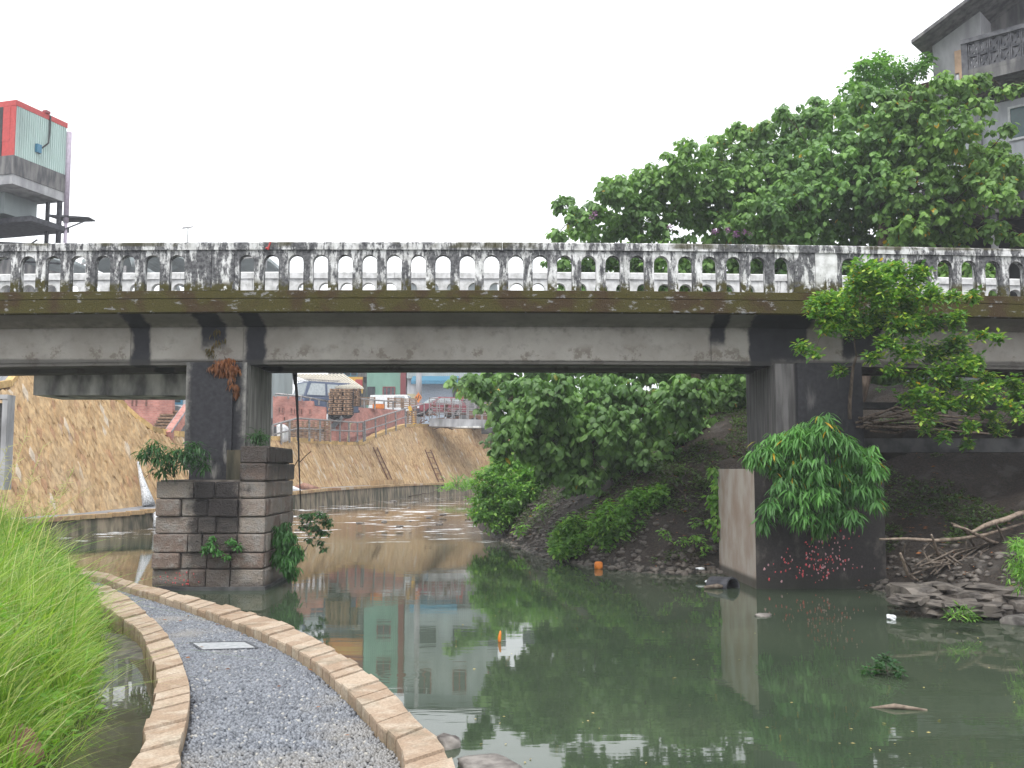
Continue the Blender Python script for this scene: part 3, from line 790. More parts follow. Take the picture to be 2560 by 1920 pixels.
def balustrade(lab, y0, mat, copm, postm, shift):
    par = runbox('parapet_plinth', BX0, BX1, 0, 0, 0, 0, M['moss'] if y0 < 1 else mat, fn=[(y0 - .02, 5.002), (y0 + .17, 5.002), (y0 + .165, 5.13), (y0 + .15, 5.139), (y0, 5.139), (y0 - .015, 5.13)])
    me = bay_mesh(); me.materials.append(mat)
    xs = [-5.842 - i * BAY for i in range(17)] + [-4.636 + i * BAY for i in range(23)] + [5.974 + i * BAY for i in range(16)]
    for x in xs:
        o = bpy.data.objects.new('arched_bay', me); C.objects.link(o); o.parent = par
        o.location = (x + shift, y0, cz(x))
    for x0, x1 in ((-5.842 + BAY / 2, -5.245), (-5.239, -4.636 - BAY / 2), (4.775 + BAY / 2, 5.36), (5.366, 5.974 - BAY / 2)):
        MB().box(x0 + .001 + shift, x1 - .001 + shift, y0 - .012, y0 + .162, Z0 + cz(x0), ZC + cz(x0)).build('parapet_post', M['post_white'] if abs(x0 - 5.366) < .01 else postm, par)
    x = BX0
    while x < BX1 - .5:
        x2 = min(BX1, x + BAY * 5)
        if abs(x2 - 5.363) < 1.1: x2 = 5.363
        runbox('coping', x + .003, x2 - .003, 0, 0, 0, 0, copm, parent=par, fn=[(y0 - .035, ZC + .002), (y0 + .185, ZC + .002), (y0 + .19, ZC + .12), (y0 + .16, ZC + .142), (y0 - .01, ZC + .142), (y0 - .04, ZC + .12)])
        x = x2
    return par
balustrade('near', .05, M['parapet'], M['coping'], M['post'], 0)
balustrade('far', 2.67, M['parapet_far'], M['parapet_far'], M['parapet_far'], .09)
# piers: a board-marked concrete column on a base
def column(x0, x1, m):
    n = 6; vs = []; fs = []
    MBp = MB(); MBp.box(x0, x1, .42, 2.45, 2.0, 3.896)
    MBp.box(x0 - .0, x1, .2, .42, 2.0, 3.0) if False else None
    return MBp.build('pier_column', m, br)
c1 = column(-5.74, -4.68, M['column1'])
MB().box(-5.62, -4.9, .33, .419, .9, 3.6).build('concrete_facing', M['column1'], br)
c2 = column(4.72, 5.9, M['column2'])
MB().box(5.05, 6.2, .2, .419, 2.0, 3.89).build('concrete_facing', M['column2'], br)
# soffit step seen at the column heads
core = MB().box(-5.95, -4.24, -.14, 2.1, -.8, 1.83).build('pier_base', M['joint'], br)
MB().box(-4.85, -4.24, -.14, 2.1, 1.832, 2.34).build('pier_shoulder', M['footing'], br)
MB().box(-5.99, -4.12, -.30, 2.2, -.8, .06).build('pier_footing', M['dark_concrete'], br)
def block(x0, x1, y0, y1, z0, z1, face):
    """one dressed stone, its outer face a little uneven"""
    g = .007; j = lambda a=.014: random.uniform(-a, a)
    if face == 'f':
        pr = random.uniform(-.04, .045)
        P = [(x0 + g, y0 - pr + j(), z0 + g), (x1 - g, y0 - pr + j(), z0 + g), (x1 - g, y1, z0 + g), (x0 + g, y1, z0 + g),
             (x0 + g + j(.006), y0 - pr + j(), z1 - g), (x1 - g + j(.006), y0 - pr + j(), z1 - g), (x1 - g, y1, z1 - g), (x0 + g, y1, z1 - g)]
    else:
        pr = random.uniform(-.01, .03)
        P = [(x0, y0 + g, z0 + g), (x1 + pr + j(), y0 + g, z0 + g), (x1 + pr + j(), y1 - g, z0 + g), (x0, y1 - g, z0 + g),
             (x0, y0 + g, z1 - g), (x1 + pr + j(), y0 + g, z1 - g), (x1 + pr + j(), y1 - g, z1 - g), (x0, y1 - g, z1 - g)]
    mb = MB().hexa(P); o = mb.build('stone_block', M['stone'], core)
    bv = o.modifiers.new('worn_edges', 'BEVEL'); bv.width = random.uniform(.015, .04); bv.segments = 2
    return o
ZR = [.03, .345, .62, .93, 1.215, 1.52, 1.81, 2.12, 2.41]
for r in range(8):
    z0, z1 = ZR[r], ZR[r + 1]
    tp = .012 * r                                   # slight batter
    xl = -6.04 + tp * .8
    if r < 6:
        cuts = [xl] + [[-5.50, -5.08], [-5.62, -5.16], [-5.44, -5.2], [-5.28, -4.98], [-5.58, -5.12], [-5.36, -5.02]][r] + ([-4.62] if r > 1 else [-4.7])
        if r < 2: cuts = [xl, -5.42 if r == 0 else -5.56, -5.12, -4.72]
    else: cuts = [-4.62]
    xr = -4.16
    cuts = cuts + [xr]
    for a, b in zip(cuts, cuts[1:]):
        block(a, b, -.24 + tp * .4, -.135, z0, z1, 'f')
    ys = [-.13, .45, 1.0, 1.55, 2.1] if r % 2 else [-.13, .2, .75, 1.35, 2.1]
    for a, b in zip(ys, ys[1:]): block(-4.245, -4.16 , a, b, z0, z1, 'r')
    ysl = [-.13, .6, 1.3, 2.1]
    if r < 6:
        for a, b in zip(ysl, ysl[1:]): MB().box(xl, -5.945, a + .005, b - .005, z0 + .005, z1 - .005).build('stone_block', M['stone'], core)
# right pier base: rendered block, beige on its stream side
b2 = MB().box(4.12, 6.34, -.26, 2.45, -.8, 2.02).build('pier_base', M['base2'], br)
# red and pink snail egg clusters stuck low on the piers
eg = MB(); eg2 = MB()
def blob(mb, c, r, axis='y'):
    n = 5; vs = []; cx, cy, cz_ = c
    for k in range(n):
        a = 2 * math.pi * k / n + random.random(); rr = r * random.uniform(.7, 1.3)
        vs.append((cx + rr * math.cos(a) * .7, cy, cz_ + rr * math.sin(a)))
    vs.append((cx, cy - r * .6, cz_)); b = len(mb.v)
    mb.v += vs; mb.f += [(b + k, b + (k + 1) % n, b + 5) for k in range(n)]
for i in range(150):
    x = random.gauss(5.05, .33); z = abs(random.gauss(.33, .13)) + .06
    if i > 95: x = random.gauss(5.35, .3); z = random.uniform(.3, 1.0)
    if 4.2 < x < 6.3: blob(eg if random.random() < .55 else eg2, (x, -.262, z), random.uniform(.011, .028))
for i in range(26): blob(eg, (random.gauss(-5.6, .2), -.285, random.uniform(.1, .3)), random.uniform(.01, .02))
for m_, n_ in ((eg, 'pinkegg'), (eg2, 'palegg')):
    o = prop(mesh_obj('snail_eggs', [tuple(Matrix.Rotation(YAW, 3, 'Z') @ Vector(v) + Vector((0, 17.2, 0))) for v in m_.v], m_.f, M[n_], None, False, True)); o['kind'] = 'stuff'
# red paint strokes on the coping
for pts in ([(-4.22, .005, 5.97), (-4.24, .005, 5.9), (-4.26, .005, 5.83)], [(-4.30, .005, 5.85), (-4.25, .005, 5.87)]):
    m_ = MB(); m_.tube(pts, .016, 5); m_.build('red_paint_mark', M['red'], br)
# lower cross beams beside each pier
lb = MB(); lb.box(-9.55, -5.76, 2.95, 4.3, 3.5, 4.1)
lb.build('lower_beam', M['lower_beam'], br)
MB().box(6.4, 13.5, 2.2, 2.8, 2.35, 2.62).build('lower_beam', M['dark_concrete'], br)
MB().box(6.0, 13.5, 2.2, 2.5, 3.2, 3.33).build('lower_beam', M['dark_concrete'], br)
# dark retaining wall closing the right-hand span
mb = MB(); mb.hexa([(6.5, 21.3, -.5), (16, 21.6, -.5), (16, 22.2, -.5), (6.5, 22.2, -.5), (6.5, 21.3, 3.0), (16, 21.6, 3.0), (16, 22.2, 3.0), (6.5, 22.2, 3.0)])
mb.solo('abutment_wall', M['abutment_dark'], 'dark abutment wall under the right-hand span of the bridge', 'wall')
# ================================================================== FAR BANK, placed by distance
def Xf(px, Y, py=1000): return W(px, py, Y).x
def Zf(py, Y): return W(1280, py, Y).z
def c1(x, y): return 640 + x / 3.568, 900 + y / 3.568       # reading of the enlarged view
def fbox(mb, px0, py0, px1, py1, Y, th):
    a = W(px0, py0, Y); b = W(px1, py1, Y)
    return mb.box(min(a.x, b.x), max(a.x, b.x), Y, Y + th, min(a.z, b.z), max(a.z, b.z))
def quadslab(name, pts, Y, th, m, parent=None, bot=None):
    """outline given in the photograph, standing at distance Y (or receding) with thickness th"""
    w = [W(px, py, Y(px) if callable(Y) else Y) for px, py in pts]
    mb = MB(); n = len(w)
    vs = [tuple(p) for p in w] + [(p.x, p.y + th, p.z) for p in w]
    mb.add(vs, [tuple(range(n)), tuple(range(2 * n - 1, n - 1, -1))] + [(i, i + n, (i + 1) % n + n, (i + 1) % n) for i in range(n)])
    return mb
# --- brick walls (with slit openings built as dark recess boxes between bricks)
def brickwall(label, outline, Y, th, slots, Yc=None):
    t = thing('brick_wall', label, 'wall', tuple(W(outline[0][0], outline[0][1], Y(outline[0][0]) if callable(Y) else Y)))
    Y0 = Y
    quadslab('', outline, Y, th, None).build('brickwork', M['brick'], t)
    for (a, b, c, d) in slots:
        Y = Y0(c1(c, b)[0]) - .02 if callable(Y0) else Y0
        p0 = W(*c1(a, b), Y); p1 = W(*c1(c, d), Y); m = MB()
        m.box(p0.x - .03, p0.x, Y - .05, Y, p1.z - .03, p0.z + .03); m.box(p1.x, p1.x + .03, Y - .05, Y, p1.z - .03, p0.z + .03)
        m.box(p0.x, p1.x, Y - .05, Y, p0.z, p0.z + .03); m.box(p0.x, p1.x, Y - .05, Y, p1.z - .03, p1.z)
        m.build('slot_frame', M['brick'], t)
        m = MB(); m.box(p0.x, p1.x, Y - .012, Y - .003, p1.z, p0.z); m.build('slot', M['oldbrick'], t)
    return t
o1 = [c1(150, 590), c1(150, 322), c1(340, 325), c1(342, 362), c1(510, 366), c1(512, 408), c1(622, 420), c1(622, 600)]
brickwall('pink brick terrace wall with stepped top under the parked dark off-roader', o1, 54, .3,
          [(205, 425, 216, 470), (236, 427, 247, 472), (312, 432, 322, 478), (340, 433, 350, 479), (372, 436, 382, 481), (402, 438, 412, 483), (478, 440, 489, 484), (250, 508, 260, 545)])
o2 = [c1(640, 730), c1(640, 628), c1(705, 622), c1(872, 420), c1(1335, 448), c1(1335, 575), c1(850, 735)]
bw = brickwall('pink brick wall with sloping stair coping behind the ramp railing', o2, lambda px: 58.5 + (px - 820) / 195 * 12.5, .3,
          [(902, 452, 914, 502), (928, 454, 940, 504), (955, 457, 967, 506), (981, 459, 993, 508), (1050, 462, 1062, 508)])
m = MB(); a = W(*c1(690, 618), 59.2); b = W(*c1(855, 415), 62)
for off, mt, w_ in ((-.24, 'brick', .13), (0, 'plate', .22), (.24, 'brick', .13)):
    q = MB(); q.bar(a + Vector((off, -.25, .05)), b + Vector((off, -.05, .05)), .35, w_); q.build('stair_coping', M[mt], bw)
m = MB(); p0 = W(*c1(640, 730), 58.5); p1 = W(*c1(725, 628), 58.5); m.box(p0.x, p1.x, 58.0, 58.45, p0.z, p1.z); m.build('pillar', M['brick'], bw)
# left brick wall and stair seen under the first span
def c2(x, y): return x / 3.16, 560 + y / 3.16
o3 = [c2(960, 1700), c2(960, 1340), c2(1362, 1340), c2(1362, 1500), c2(1200, 1640), c2(1200, 1720)]
t3 = thing('brick_wall', 'pink brick wall with slits left of the timber stair under the first span', 'wall', tuple(W(*c2(960, 1700), 40.6)))
quadslab('', o3, 40.6, .3, None).build('brickwork', M['brick'], t3)
for x in (972, 1040, 1072, 1150):
    p0 = W(*c2(x, 1385), 40.6); p1 = W(*c2(x + 12, 1440), 40.6); q = MB().box(p0.x, p1.x, 40.585, 40.595, p1.z, p0.z); q.build('slot', M['oldbrick'], t3)
st = thing('stair', 'outdoor stair with dark timber treads rising behind the left pier', 'stairs', tuple(W(*c2(1330, 1660), 39.5)))
for i in range(8):
    f = i / 7; xa = lerp(1175, 1275, f); xb = lerp(1345, 1475, f); y = lerp(1655, 1480, f); Yd = 38.6 + i * .3
    p0 = W(*c2(xa, y + 8), Yd); p1 = W(*c2(xb, y - 6), Yd)
    MB().box(p0.x, p1.x, Yd - .02, Yd + .32, p0.z, p1.z).build('tread', M['wood'], st)
    MB().box(p0.x, p1.x, Yd + .03, Yd + .3, p0.z - .22, p0.z - .003).build('riser', M['stick'], st)
cp = MB(); cp.bar(W(*c2(1325, 1690), 38.3), W(*c2(1480, 1470), 40.9), .25, .5); cp.build('stair_wall', M['brick'], st)
cp = MB(); cp.bar(W(*c2(1325, 1668), 38.3) + Vector((0, 0, .12)), W(*c2(1480, 1448), 40.9) + Vector((0, 0, .12)), .3, .07); cp.build('stair_coping', M['paving'], st)
# small grey house behind the stair
h = thing('grey_house', 'small grey rendered house with a blue framed window above the stair', 'house', tuple(W(*c2(1420, 1500), 60)) )
p0 = W(*c2(1350, 1560), 60); p1 = W(*c2(1600, 1200), 60)
MB().box(p0.x, p1.x, 60, 66, 5.0, p1.z).build('wall', M['render'], h)
q0 = W(*c2(1362, 1425), 59.98); q1 = W(*c2(1445, 1350), 59.98)
w_ = MB(); w_.box(q0.x, q1.x, 59.93, 59.99, q0.z, q1.z); wo_ = w_.build('window', M['blue'], h)
MB().box(q0.x + .12, q1.x - .12, 59.9, 59.925, q0.z + .12, q1.z - .1).build('pane', M['glass'], wo_)
MB().box(q0.x - .1, q1.x + .1, 59.85, 59.99, q0.z - .18, q0.z - .08).build('sill', M['white'], h)

# --- pallets stacked on edge
def pallet(loc, w_, h_, lean, label, grp='old wooden pallets on the upper walk'):
    t = thing('wooden_pallet', label, 'pallet', loc, 0, grp)
    L0 = Vector(loc); nb = 6
    for i in range(nb):
        z = L0.z + h_ * (i + .5) / nb
        m = MB(); m.box(L0.x, L0.x + w_, L0.y, L0.y + .03, z - h_ / nb * .3, z + h_ / nb * .3); m.build('board', M['wood'], t)
    for i in range(3):
        x = L0.x + w_ * (.04 + .46 * i); m = MB(); m.box(x, x + .1, L0.y + .033, L0.y + .13, L0.z, L0.z + h_); m.build('runner', M['wood'], t)
    return t
zz = 3.4
k = 0
plab = ['weathered pallet standing on edge beside the white plastic tank, lower row', 'weathered pallet on edge, lower row, second from the white tank', 'weathered pallet on edge, lower row, third from the white tank', 'weathered pallet on edge, lower row, next to the brick pillar',
        'weathered pallet in the upper row nearest the white tank', 'weathered pallet in the upper row, second from the white tank', 'weathered pallet in the upper row, third from the white tank', 'weathered pallet in the upper row next to the brick pillar']
for row in range(2):
    for i in range(4):
        xa = 262 + i * 98; p0 = W(*c1(xa, 724 - row * 92), 52.5); p1 = W(*c1(xa + 92, 724 - row * 92 - 88), 52.5)
        pallet((p0.x, 52.5 + random.uniform(-.05, .05), p0.z), p1.x - p0.x, p1.z - p0.z, 0, plab[k]); k += 1
for i, (xa, ya, xb, yb, Y) in enumerate(((925, 330, 1055, 400, 66), (1168, 335, 1295, 425, 67), (1300, 340, 1425, 440, 68), (1345, 450, 1420, 565, 62))):
    p0 = W(*c1(xa, yb), Y); p1 = W(*c1(xb, ya), Y)
    pallet((p0.x, Y, p0.z), p1.x - p0.x, p1.z - p0.z, 0, ['low pallet fence behind the brick wall left of the white van', 'pallet standing right of the white van', 'pallet standing left of the warning sign', 'pallet stack beside the yellow post'][i])
# open shed with a cream sheet roof and walls of stacked timber crates
shed = thing('lean_to_shed', 'open shed of stacked crates under a cream corrugated roof', 'shed', tuple(W(*c1(640, 480), 55)))
rp = [W(*c1(330, 128), 70), W(*c1(790, 128), 69), W(*c1(962, 250), 55), W(*c1(640, 240), 58.6)]
m = MB(); m.hexa([p + Vector((0, 0, -.06)) for p in (rp[3], rp[2], rp[1], rp[0])] + [p for p in (rp[3], rp[2], rp[1], rp[0])]); m.build('roof', M['roofsheet'], shed)
for i in range(14):
    f = (i + .5) / 14; a = rp[3].lerp(rp[2], f); b = rp[0].lerp(rp[1], f); m = MB(); m.bar(a + Vector((0, 0, .03)), b + Vector((0, 0, .03)), .06, .05); m.build('roof_rib', M['roofsheet'], shed)
for xa, xb, Y in ((645, 860, 54.5), (862, 925, 55)):
    r0 = W(*c1(xa, 490 if xa < 700 else 410), Y); r1 = W(*c1(xb, 252), Y)
    MB().box(r0.x, r1.x, Y + .4, Y + .6, r0.z, r1.z).build('back_panel', M['darkmetal'], shed)
    nx_ = 5 if xa < 700 else 2; nz = 7
    for i in range(nx_):
        for j in range(nz):
            x = lerp(r0.x, r1.x, (i + .5) / nx_); z = lerp(r0.z, r1.z, (j + .5) / nz); hw = (r1.x - r0.x) / nx_ * .45; hh = (r1.z - r0.z) / nz * .38
            m = MB(); jx = random.uniform(-.05, .05)
            m.box(x - hw + jx, x + hw + jx, Y, Y + .35, z - hh, z - hh * .35); m.box(x - hw + jx, x + hw + jx, Y, Y + .35, z + hh * .3, z + hh); m.box(x - hw + jx, x - hw + .08 + jx, Y - .01, Y + .3, z - hh, z + hh)
            m.build('timber_crate', M['wood'], shed)

# --- vehicles
def wheel(parent, x, y, z, r, ax='x'):
    m = MB(); m.tube([(x, y - .11, z), (x, y + .11, z)], r, 16); w_ = m.build('wheel', M['tyre'], parent)
    m = MB(); m.tube([(x, y - .125, z), (x, y + .125, z)], r * .58, 12); m.build('rim', M['rail'], w_)
def car(name, label, cat, loc, rz, L_, Wd, bodyh, roofh, prof, wins, paint, r=.36, rack=False, screen=None):
    t = thing(name, label, cat, loc, rz)
    fn = lambda u, v, s: (u, s, v)
    m = MB(); m.prism([(0, .35), (L_, .35), (L_, bodyh * .8), (L_ - .12, bodyh), (.06, bodyh), (0, bodyh * .8)], fn, -Wd / 2, Wd / 2)
    b = m.build('body', paint, t); bv = b.modifiers.new('soft_edges', 'BEVEL'); bv.width = .06; bv.segments = 2
    m = MB(); n = len(prof)
    vs = []
    for sgn, sh in ((-1, 1), (1, 1)):
        for i, (u, v) in enumerate(prof):
            inset = .12 * (v - bodyh) / (roofh - bodyh)
            vs.append((u, sgn * (Wd / 2 - .02 - inset), v))
    m.add(vs, [tuple(range(n)), tuple(range(2 * n - 1, n - 1, -1))] + [(i, i + n, (i + 1) % n + n, (i + 1) % n) for i in range(n)])
    cb = m.build('cabin', paint, t); bv = cb.modifiers.new('soft_edges', 'BEVEL'); bv.width = .03; bv.segments = 2
    for sgn in (-1, 1):
        for w_ in wins:
            vs = []
            for d in (.0, .02):
                for (u, v) in w_:
                    inset = .12 * (v - bodyh) / (roofh - bodyh); vs.append((u, sgn * (Wd / 2 - .02 - inset + .003 + d), v))
            k_ = len(w_); q = MB().add(vs, [tuple(range(k_)), tuple(range(2 * k_ - 1, k_ - 1, -1))] + [(i, i + k_, (i + 1) % k_ + k_, (i + 1) % k_) for i in range(k_)]); q.build('side_window', M['carglass'], t)
    # end glass
    for (u0, v0), (u1, v1), nm in screen:
        d = Vector((v1 - v0, 0, -(u1 - u0))).normalized() * .012
        if nm == 'rear_window': d = -d
        if (u0 < L_ / 2) == (d.x > 0): d = -d
        i0 = .12 * (v0 - bodyh) / (roofh - bodyh) + .12; i1 = .12 * (v1 - bodyh) / (roofh - bodyh) + .12
        a = [Vector((u0, -Wd / 2 + i0, v0)), Vector((u0, Wd / 2 - i0, v0)), Vector((u1, Wd / 2 - i1, v1)), Vector((u1, -Wd / 2 + i1, v1))]
        MB().hexa([p + d * .2 for p in a] + [p + d * 1.6 for p in a]).build(nm, M['carglass'], t)
    for x in (L_ * .19, L_ * .8):
        for y in (-Wd / 2 + .1, Wd / 2 - .1): wheel(t, x, y, r, r)
    for y in (-Wd / 2 + .28, Wd / 2 - .28):
        MB().box(L_ - .03, L_ + .02, y - .16, y + .16, bodyh * .62, bodyh * .78).build('headlight', M['plastic'], t)
        MB().box(-.02, .03, y - .12, y + .12, bodyh * .6, bodyh * .85).build('tail_light', M['red'], t)
    MB().box(L_ - .02, L_ + .08, -Wd / 2 + .05, Wd / 2 - .05, .38, .52).build('bumper', M['darkmetal'], t)
    if rack:
        m = MB()
        for y in (-Wd / 2 + .2, Wd / 2 - .2): m.tube([(.3, y, roofh + .1), (L_ * .68, y, roofh + .1)], .02, 5)
        for x in np.linspace(.35, L_ * .66, 8): m.tube([(x, -Wd / 2 + .2, roofh + .1), (x, Wd / 2 - .2, roofh + .1)], .015, 5)
        for x in (.4, L_ * .35, L_ * .62):
            for y in (-Wd / 2 + .2, Wd / 2 - .2): m.tube([(x, y, roofh - .02), (x, y, roofh + .1)], .015, 5)
        m.build('roof_rack', M['rail'], t)
    return t
H1, H2 = 1.05, 1.88
loc = W(*c1(215, 400), 56.5)
car('parked_off_roader', 'navy blue off-roader with roof rack parked above the stepped brick wall', 'car', (loc.x + .78, 57.3, W(*c1(300, 185), 57.0).z - 2.12), R(36), 3.5, 1.85, 1.2, 2.1,
    [(.03, 1.2), (.36, 2.1), (3.0, 2.1), (3.25, 1.2)],
    [[(.2, 1.3), (.5, 1.98), (1.35, 1.98), (1.35, 1.3)], [(1.5, 1.3), (1.5, 1.96), (2.15, 1.96), (2.15, 1.3)], [(2.27, 1.3), (2.27, 1.96), (2.85, 1.96), (3.05, 1.3)]], M['navy'], rack=True,
    screen=[((.07, 1.3), (.32, 2.0), 'rear_window'), ((3.22, 1.28), (3.03, 2.0), 'windscreen')])
loc = W(*c1(1575, 520), 76)
car('parked_hatchback', 'dark red small car with pale reflecting windscreen parked before the shuttered garage', 'car', (loc.x + 2.2, 76.5, 6.0), R(212), 4.0, 1.68, .95, 1.5,
    [(.1, .95), (.5, 1.5), (2.3, 1.5), (3.1, .95)],
    [[(.4, 1.0), (.62, 1.42), (1.3, 1.42), (1.3, 1.0)], [(1.4, 1.0), (1.4, 1.42), (2.2, 1.42), (2.75, 1.0)]], M['redcar'], r=.3,
    screen=[((.14, 1.0), (.46, 1.44), 'rear_window'), ((3.04, .99), (2.38, 1.45), 'windscreen')])
loc = W(*c1(1025, 400), 84)
car('parked_van', 'small white van half hidden behind the pallet fence', 'van', (loc.x, 84, W(*c1(1050, 318), 84).z - 1.75), R(-8), 3.7, 1.6, 1.0, 1.75,
    [(.03, 1.0), (.12, 1.75), (3.2, 1.75), (3.7, 1.0)], [[(2.2, 1.08), (2.2, 1.62), (3.05, 1.62), (3.4, 1.08)]], M['white'], r=.28,
    screen=[((.03, 1.1), (.1, 1.6), 'rear_window'), ((3.66, 1.06), (3.28, 1.65), 'windscreen')])

# --- buildings at the back, full height (the water mirrors their upper floors)
YB = 92
g0 = W(*c1(985, 470), YB); g1 = W(*c1(1290, 120), YB)
gb = thing('green_building', 'tall narrow green sheet-metal building with red corner column behind the van', 'building', ((g0.x + g1.x) / 2, YB, 5.0))
ZTOP = Zf(637, YB) - 6.9 + 1.4
ZTOP = EYE + (1715 - 1175) / FOC * YB - 2 * EYE + .2
MB().box(g0.x, g1.x, YB, YB + 8, 5.0, ZTOP).build('wall', M['green'], gb)
rr = W(*c1(1340, 120), YB).x
MB().box(g1.x + .01, rr, YB - .25, YB + 8, 5.0, ZTOP).build('corner_column', M['redframe'], gb)
def window(parent, x0, x1, z0, z1, Y, fm, gm='glass', bars=1, dep=.1):
    m = MB(); f = .08
    m.box(x0, x1, Y - dep, Y, z0, z0 + f); m.box(x0, x1, Y - dep, Y, z1 - f, z1); m.box(x0, x0 + f, Y - dep, Y, z0 + f, z1 - f); m.box(x1 - f, x1, Y - dep, Y, z0 + f, z1 - f)
    for i in range(bars): x = lerp(x0, x1, (i + 1) / (bars + 1)); m.box(x - f / 2, x + f / 2, Y - dep * .8, Y, z0 + f, z1 - f)
    w_ = m.build('window', M[fm], parent)
    MB().box(x0 + f, x1 - f, Y - dep * .35, Y - dep * .1, z0 + f, z1 - f).build('pane', M[gm], w_); return w_
xa = W(*c1(1130, 300), YB).x; xb = W(*c1(1242, 300), YB).x
za = W(*c1(1130, 342), YB).z; zb_ = W(*c1(1130, 238), YB).z
window(gb, xa, xb, za, zb_, YB, 'redframe', bars=2)
xc = W(*c1(992, 300), YB).x; xd = W(*c1(1062, 300), YB).x
window(gb, xc, xd, za - .6, zb_, YB, 'darkmetal')
for f in (1, 2): window(gb, xa - .3, xb - .2, za + 3.3 * f, zb_ + 3.5 * f, YB, 'redframe', bars=1)
# garage building
s0 = W(*c1(1342, 480), 90).x; s1 = W(*c1(1752, 480), 90).x; s2 = W(*c1(2150, 480), 90).x
gg = thing('garage_building', 'grey-green corrugated building with pale blue roller shutter and blue awning', 'building', ((s0 + s1) / 2, 90, 5.0))
zt = W(*c1(1342, 165), 90).z
MB().box(s1 + .01, s2, 90.3, 99, 5.0, zt).build('side_wall', M['dirtyrender'], gg)
MB().box(s0, s2, 90, 99, zt + .01, ZTOP + .8).build('upper_wall', M['greysheet'], gg)
MB().box(s0, s2, 89.4, 99.4, ZTOP + .82, ZTOP + 1.1).build('roof', M['darkmetal'], gg)
MB().box(s0 + .02, W(*c1(1430, 480), 90).x, 90.4, 90.8, 5.0, zt).build('side_panel', M['whiterender'], gg)
MB().box(s0 + .02, W(*c1(1430, 480), 90).x, 90.3, 90.39, W(*c1(1, 340), 90).z, W(*c1(1, 300), 90).z).build('cream_panel', M['cream'], gg)
sx0 = W(*c1(1432, 480), 90).x; sz1 = W(*c1(1, 210), 90).z
sh = MB().box(sx0, s1, 90.5, 90.6, 5.0, sz1).build('roller_shutter', M['shutter'], gg)
for i in range(26):
    z = 5.05 + (sz1 - 5.1) * i / 26; MB().box(sx0, s1, 90.44, 90.497, z, z + (sz1 - 5) / 26 * .7).build('slat', M['shutter'], sh)
a0 = W(*c1(1385, 160), 88.6); a1 = W(*c1(1800, 215), 88.6)
m = MB(); m.hexa([(a0.x, 88.4, a1.z), (a1.x, 88.4, a1.z), (a1.x, 90, a0.z + .15), (a0.x, 90, a0.z + .15), (a0.x, 88.4, a1.z + .3), (a1.x, 88.4, a1.z + .3), (a1.x, 90, a0.z + .3), (a0.x, 90, a0.z + .3)]); m.build('awning', M['blue'], gg)
for i in range(4): window(gg, s0 + 1.2 + i * 3.1, s0 + 2.4 + i * 3.1, ZTOP - 2.6, ZTOP - .6, 90, 'redframe')
for i in range(4): window(gg, s0 + 1.2 + i * 3.1, s0 + 2.8 + i * 3.1, ZTOP - 6.2, ZTOP - 4.6, 90, 'darkmetal')
rd = W(*c1(1820, 300), 90)
MB().box(rd.x - .3, rd.x + .3, 90.0, 90.29, rd.z - .6, rd.z + .7).build('red_notice', M['red'], gg)
# orange and red shop building on the left of the green one
q0 = W(*c1(640, 300), 94).x; q1 = W(*c1(984, 300), 94).x
ob = thing('shop_building', 'low shop building with yellow and orange fascia boards left of the green building', 'building', ((q0 + q1) / 2, 94, 5.0))
zt = W(*c1(1, 205), 94).z
MB().box(q0, q1, 94, 101, 5.0, zt).build('wall', M['dirtyrender'], ob)
m = MB(); m.box(q0, q1 - .3, 93.7, 93.95, zt - 1.0, zt + .55); m.build('fascia_board', M['yellow'], ob)
MB().box(q1 - 1.0, q1 - .31, 93.55, 93.69, zt - .3, zt + .3).build('red_board', M['red'], ob)
zo = EYE + (1610 - 1175) / FOC * 94 - 2 * EYE
MB().box(q0, q1, 94.0, 101, zt + .56, zo - .8).build('middle_storey', M['dirtyrender'], ob)
MB().box(q0, q1, 93.6, 101, zo - .79, zo + .9).build('orange_board', M['orange'], ob)
MB().box(q0, q1, 93.59, 93.599, zo - .2, zo + .3).build('yellow_stripe', M['yellow'], ob)
MB().box(q0, q1, 94.0, 101, zo + .92, zo + 2.6).build('top_storey', M['redframe'], ob)
window(ob, q0 + 1.5, q0 + 2.8, zo - 3.6, zo - 1.6, 94, 'blue'); window(ob, q0 + 4.0, q0 + 5.4, zo - 3.6, zo - 1.6, 94, 'redframe')
# utility pole with warning board
up = W(*c1(1450, 460), 80); ztp = EYE + (1752 - 1175) / FOC * 80 - 2 * EYE
pole = thing('utility_pole', 'tall grey concrete utility pole in front of the blue roller shutter', 'pole', (up.x, 80, 5.0))
MB().tube([(up.x, 80, 5.0), (up.x, 80, 9), (up.x, 80, ztp)], [.27, .24, .16], 12).build('shaft', M['render'], pole, True)
MB().box(up.x - .9, up.x + .9, 79.9, 80.1, ztp - 1.6, ztp - 1.45).build('cross_arm', M['darkmetal'], pole)
for dx in (-.8, 0, .8): MB().tube([(up.x + dx, 80, ztp - 1.45), (up.x + dx, 80, ztp - 1.2)], .06, 6).build('insulator', M['white'], pole)
sg = thing('warning_sign', 'orange and black striped diamond warning board at the foot of the pole', 'sign', (up.x, 79, 5.0))
cn = W(*c1(1448, 335), 79); rr_ = .36
fn = lambda u, v, t: (cn.x + u * .8, 79 + t, cn.z + v * 1.2)
MB().prism([(-rr_, 0), (0, -rr_), (rr_, 0), (0, rr_)], fn, 0, .05).build('board', M['orange'], sg)
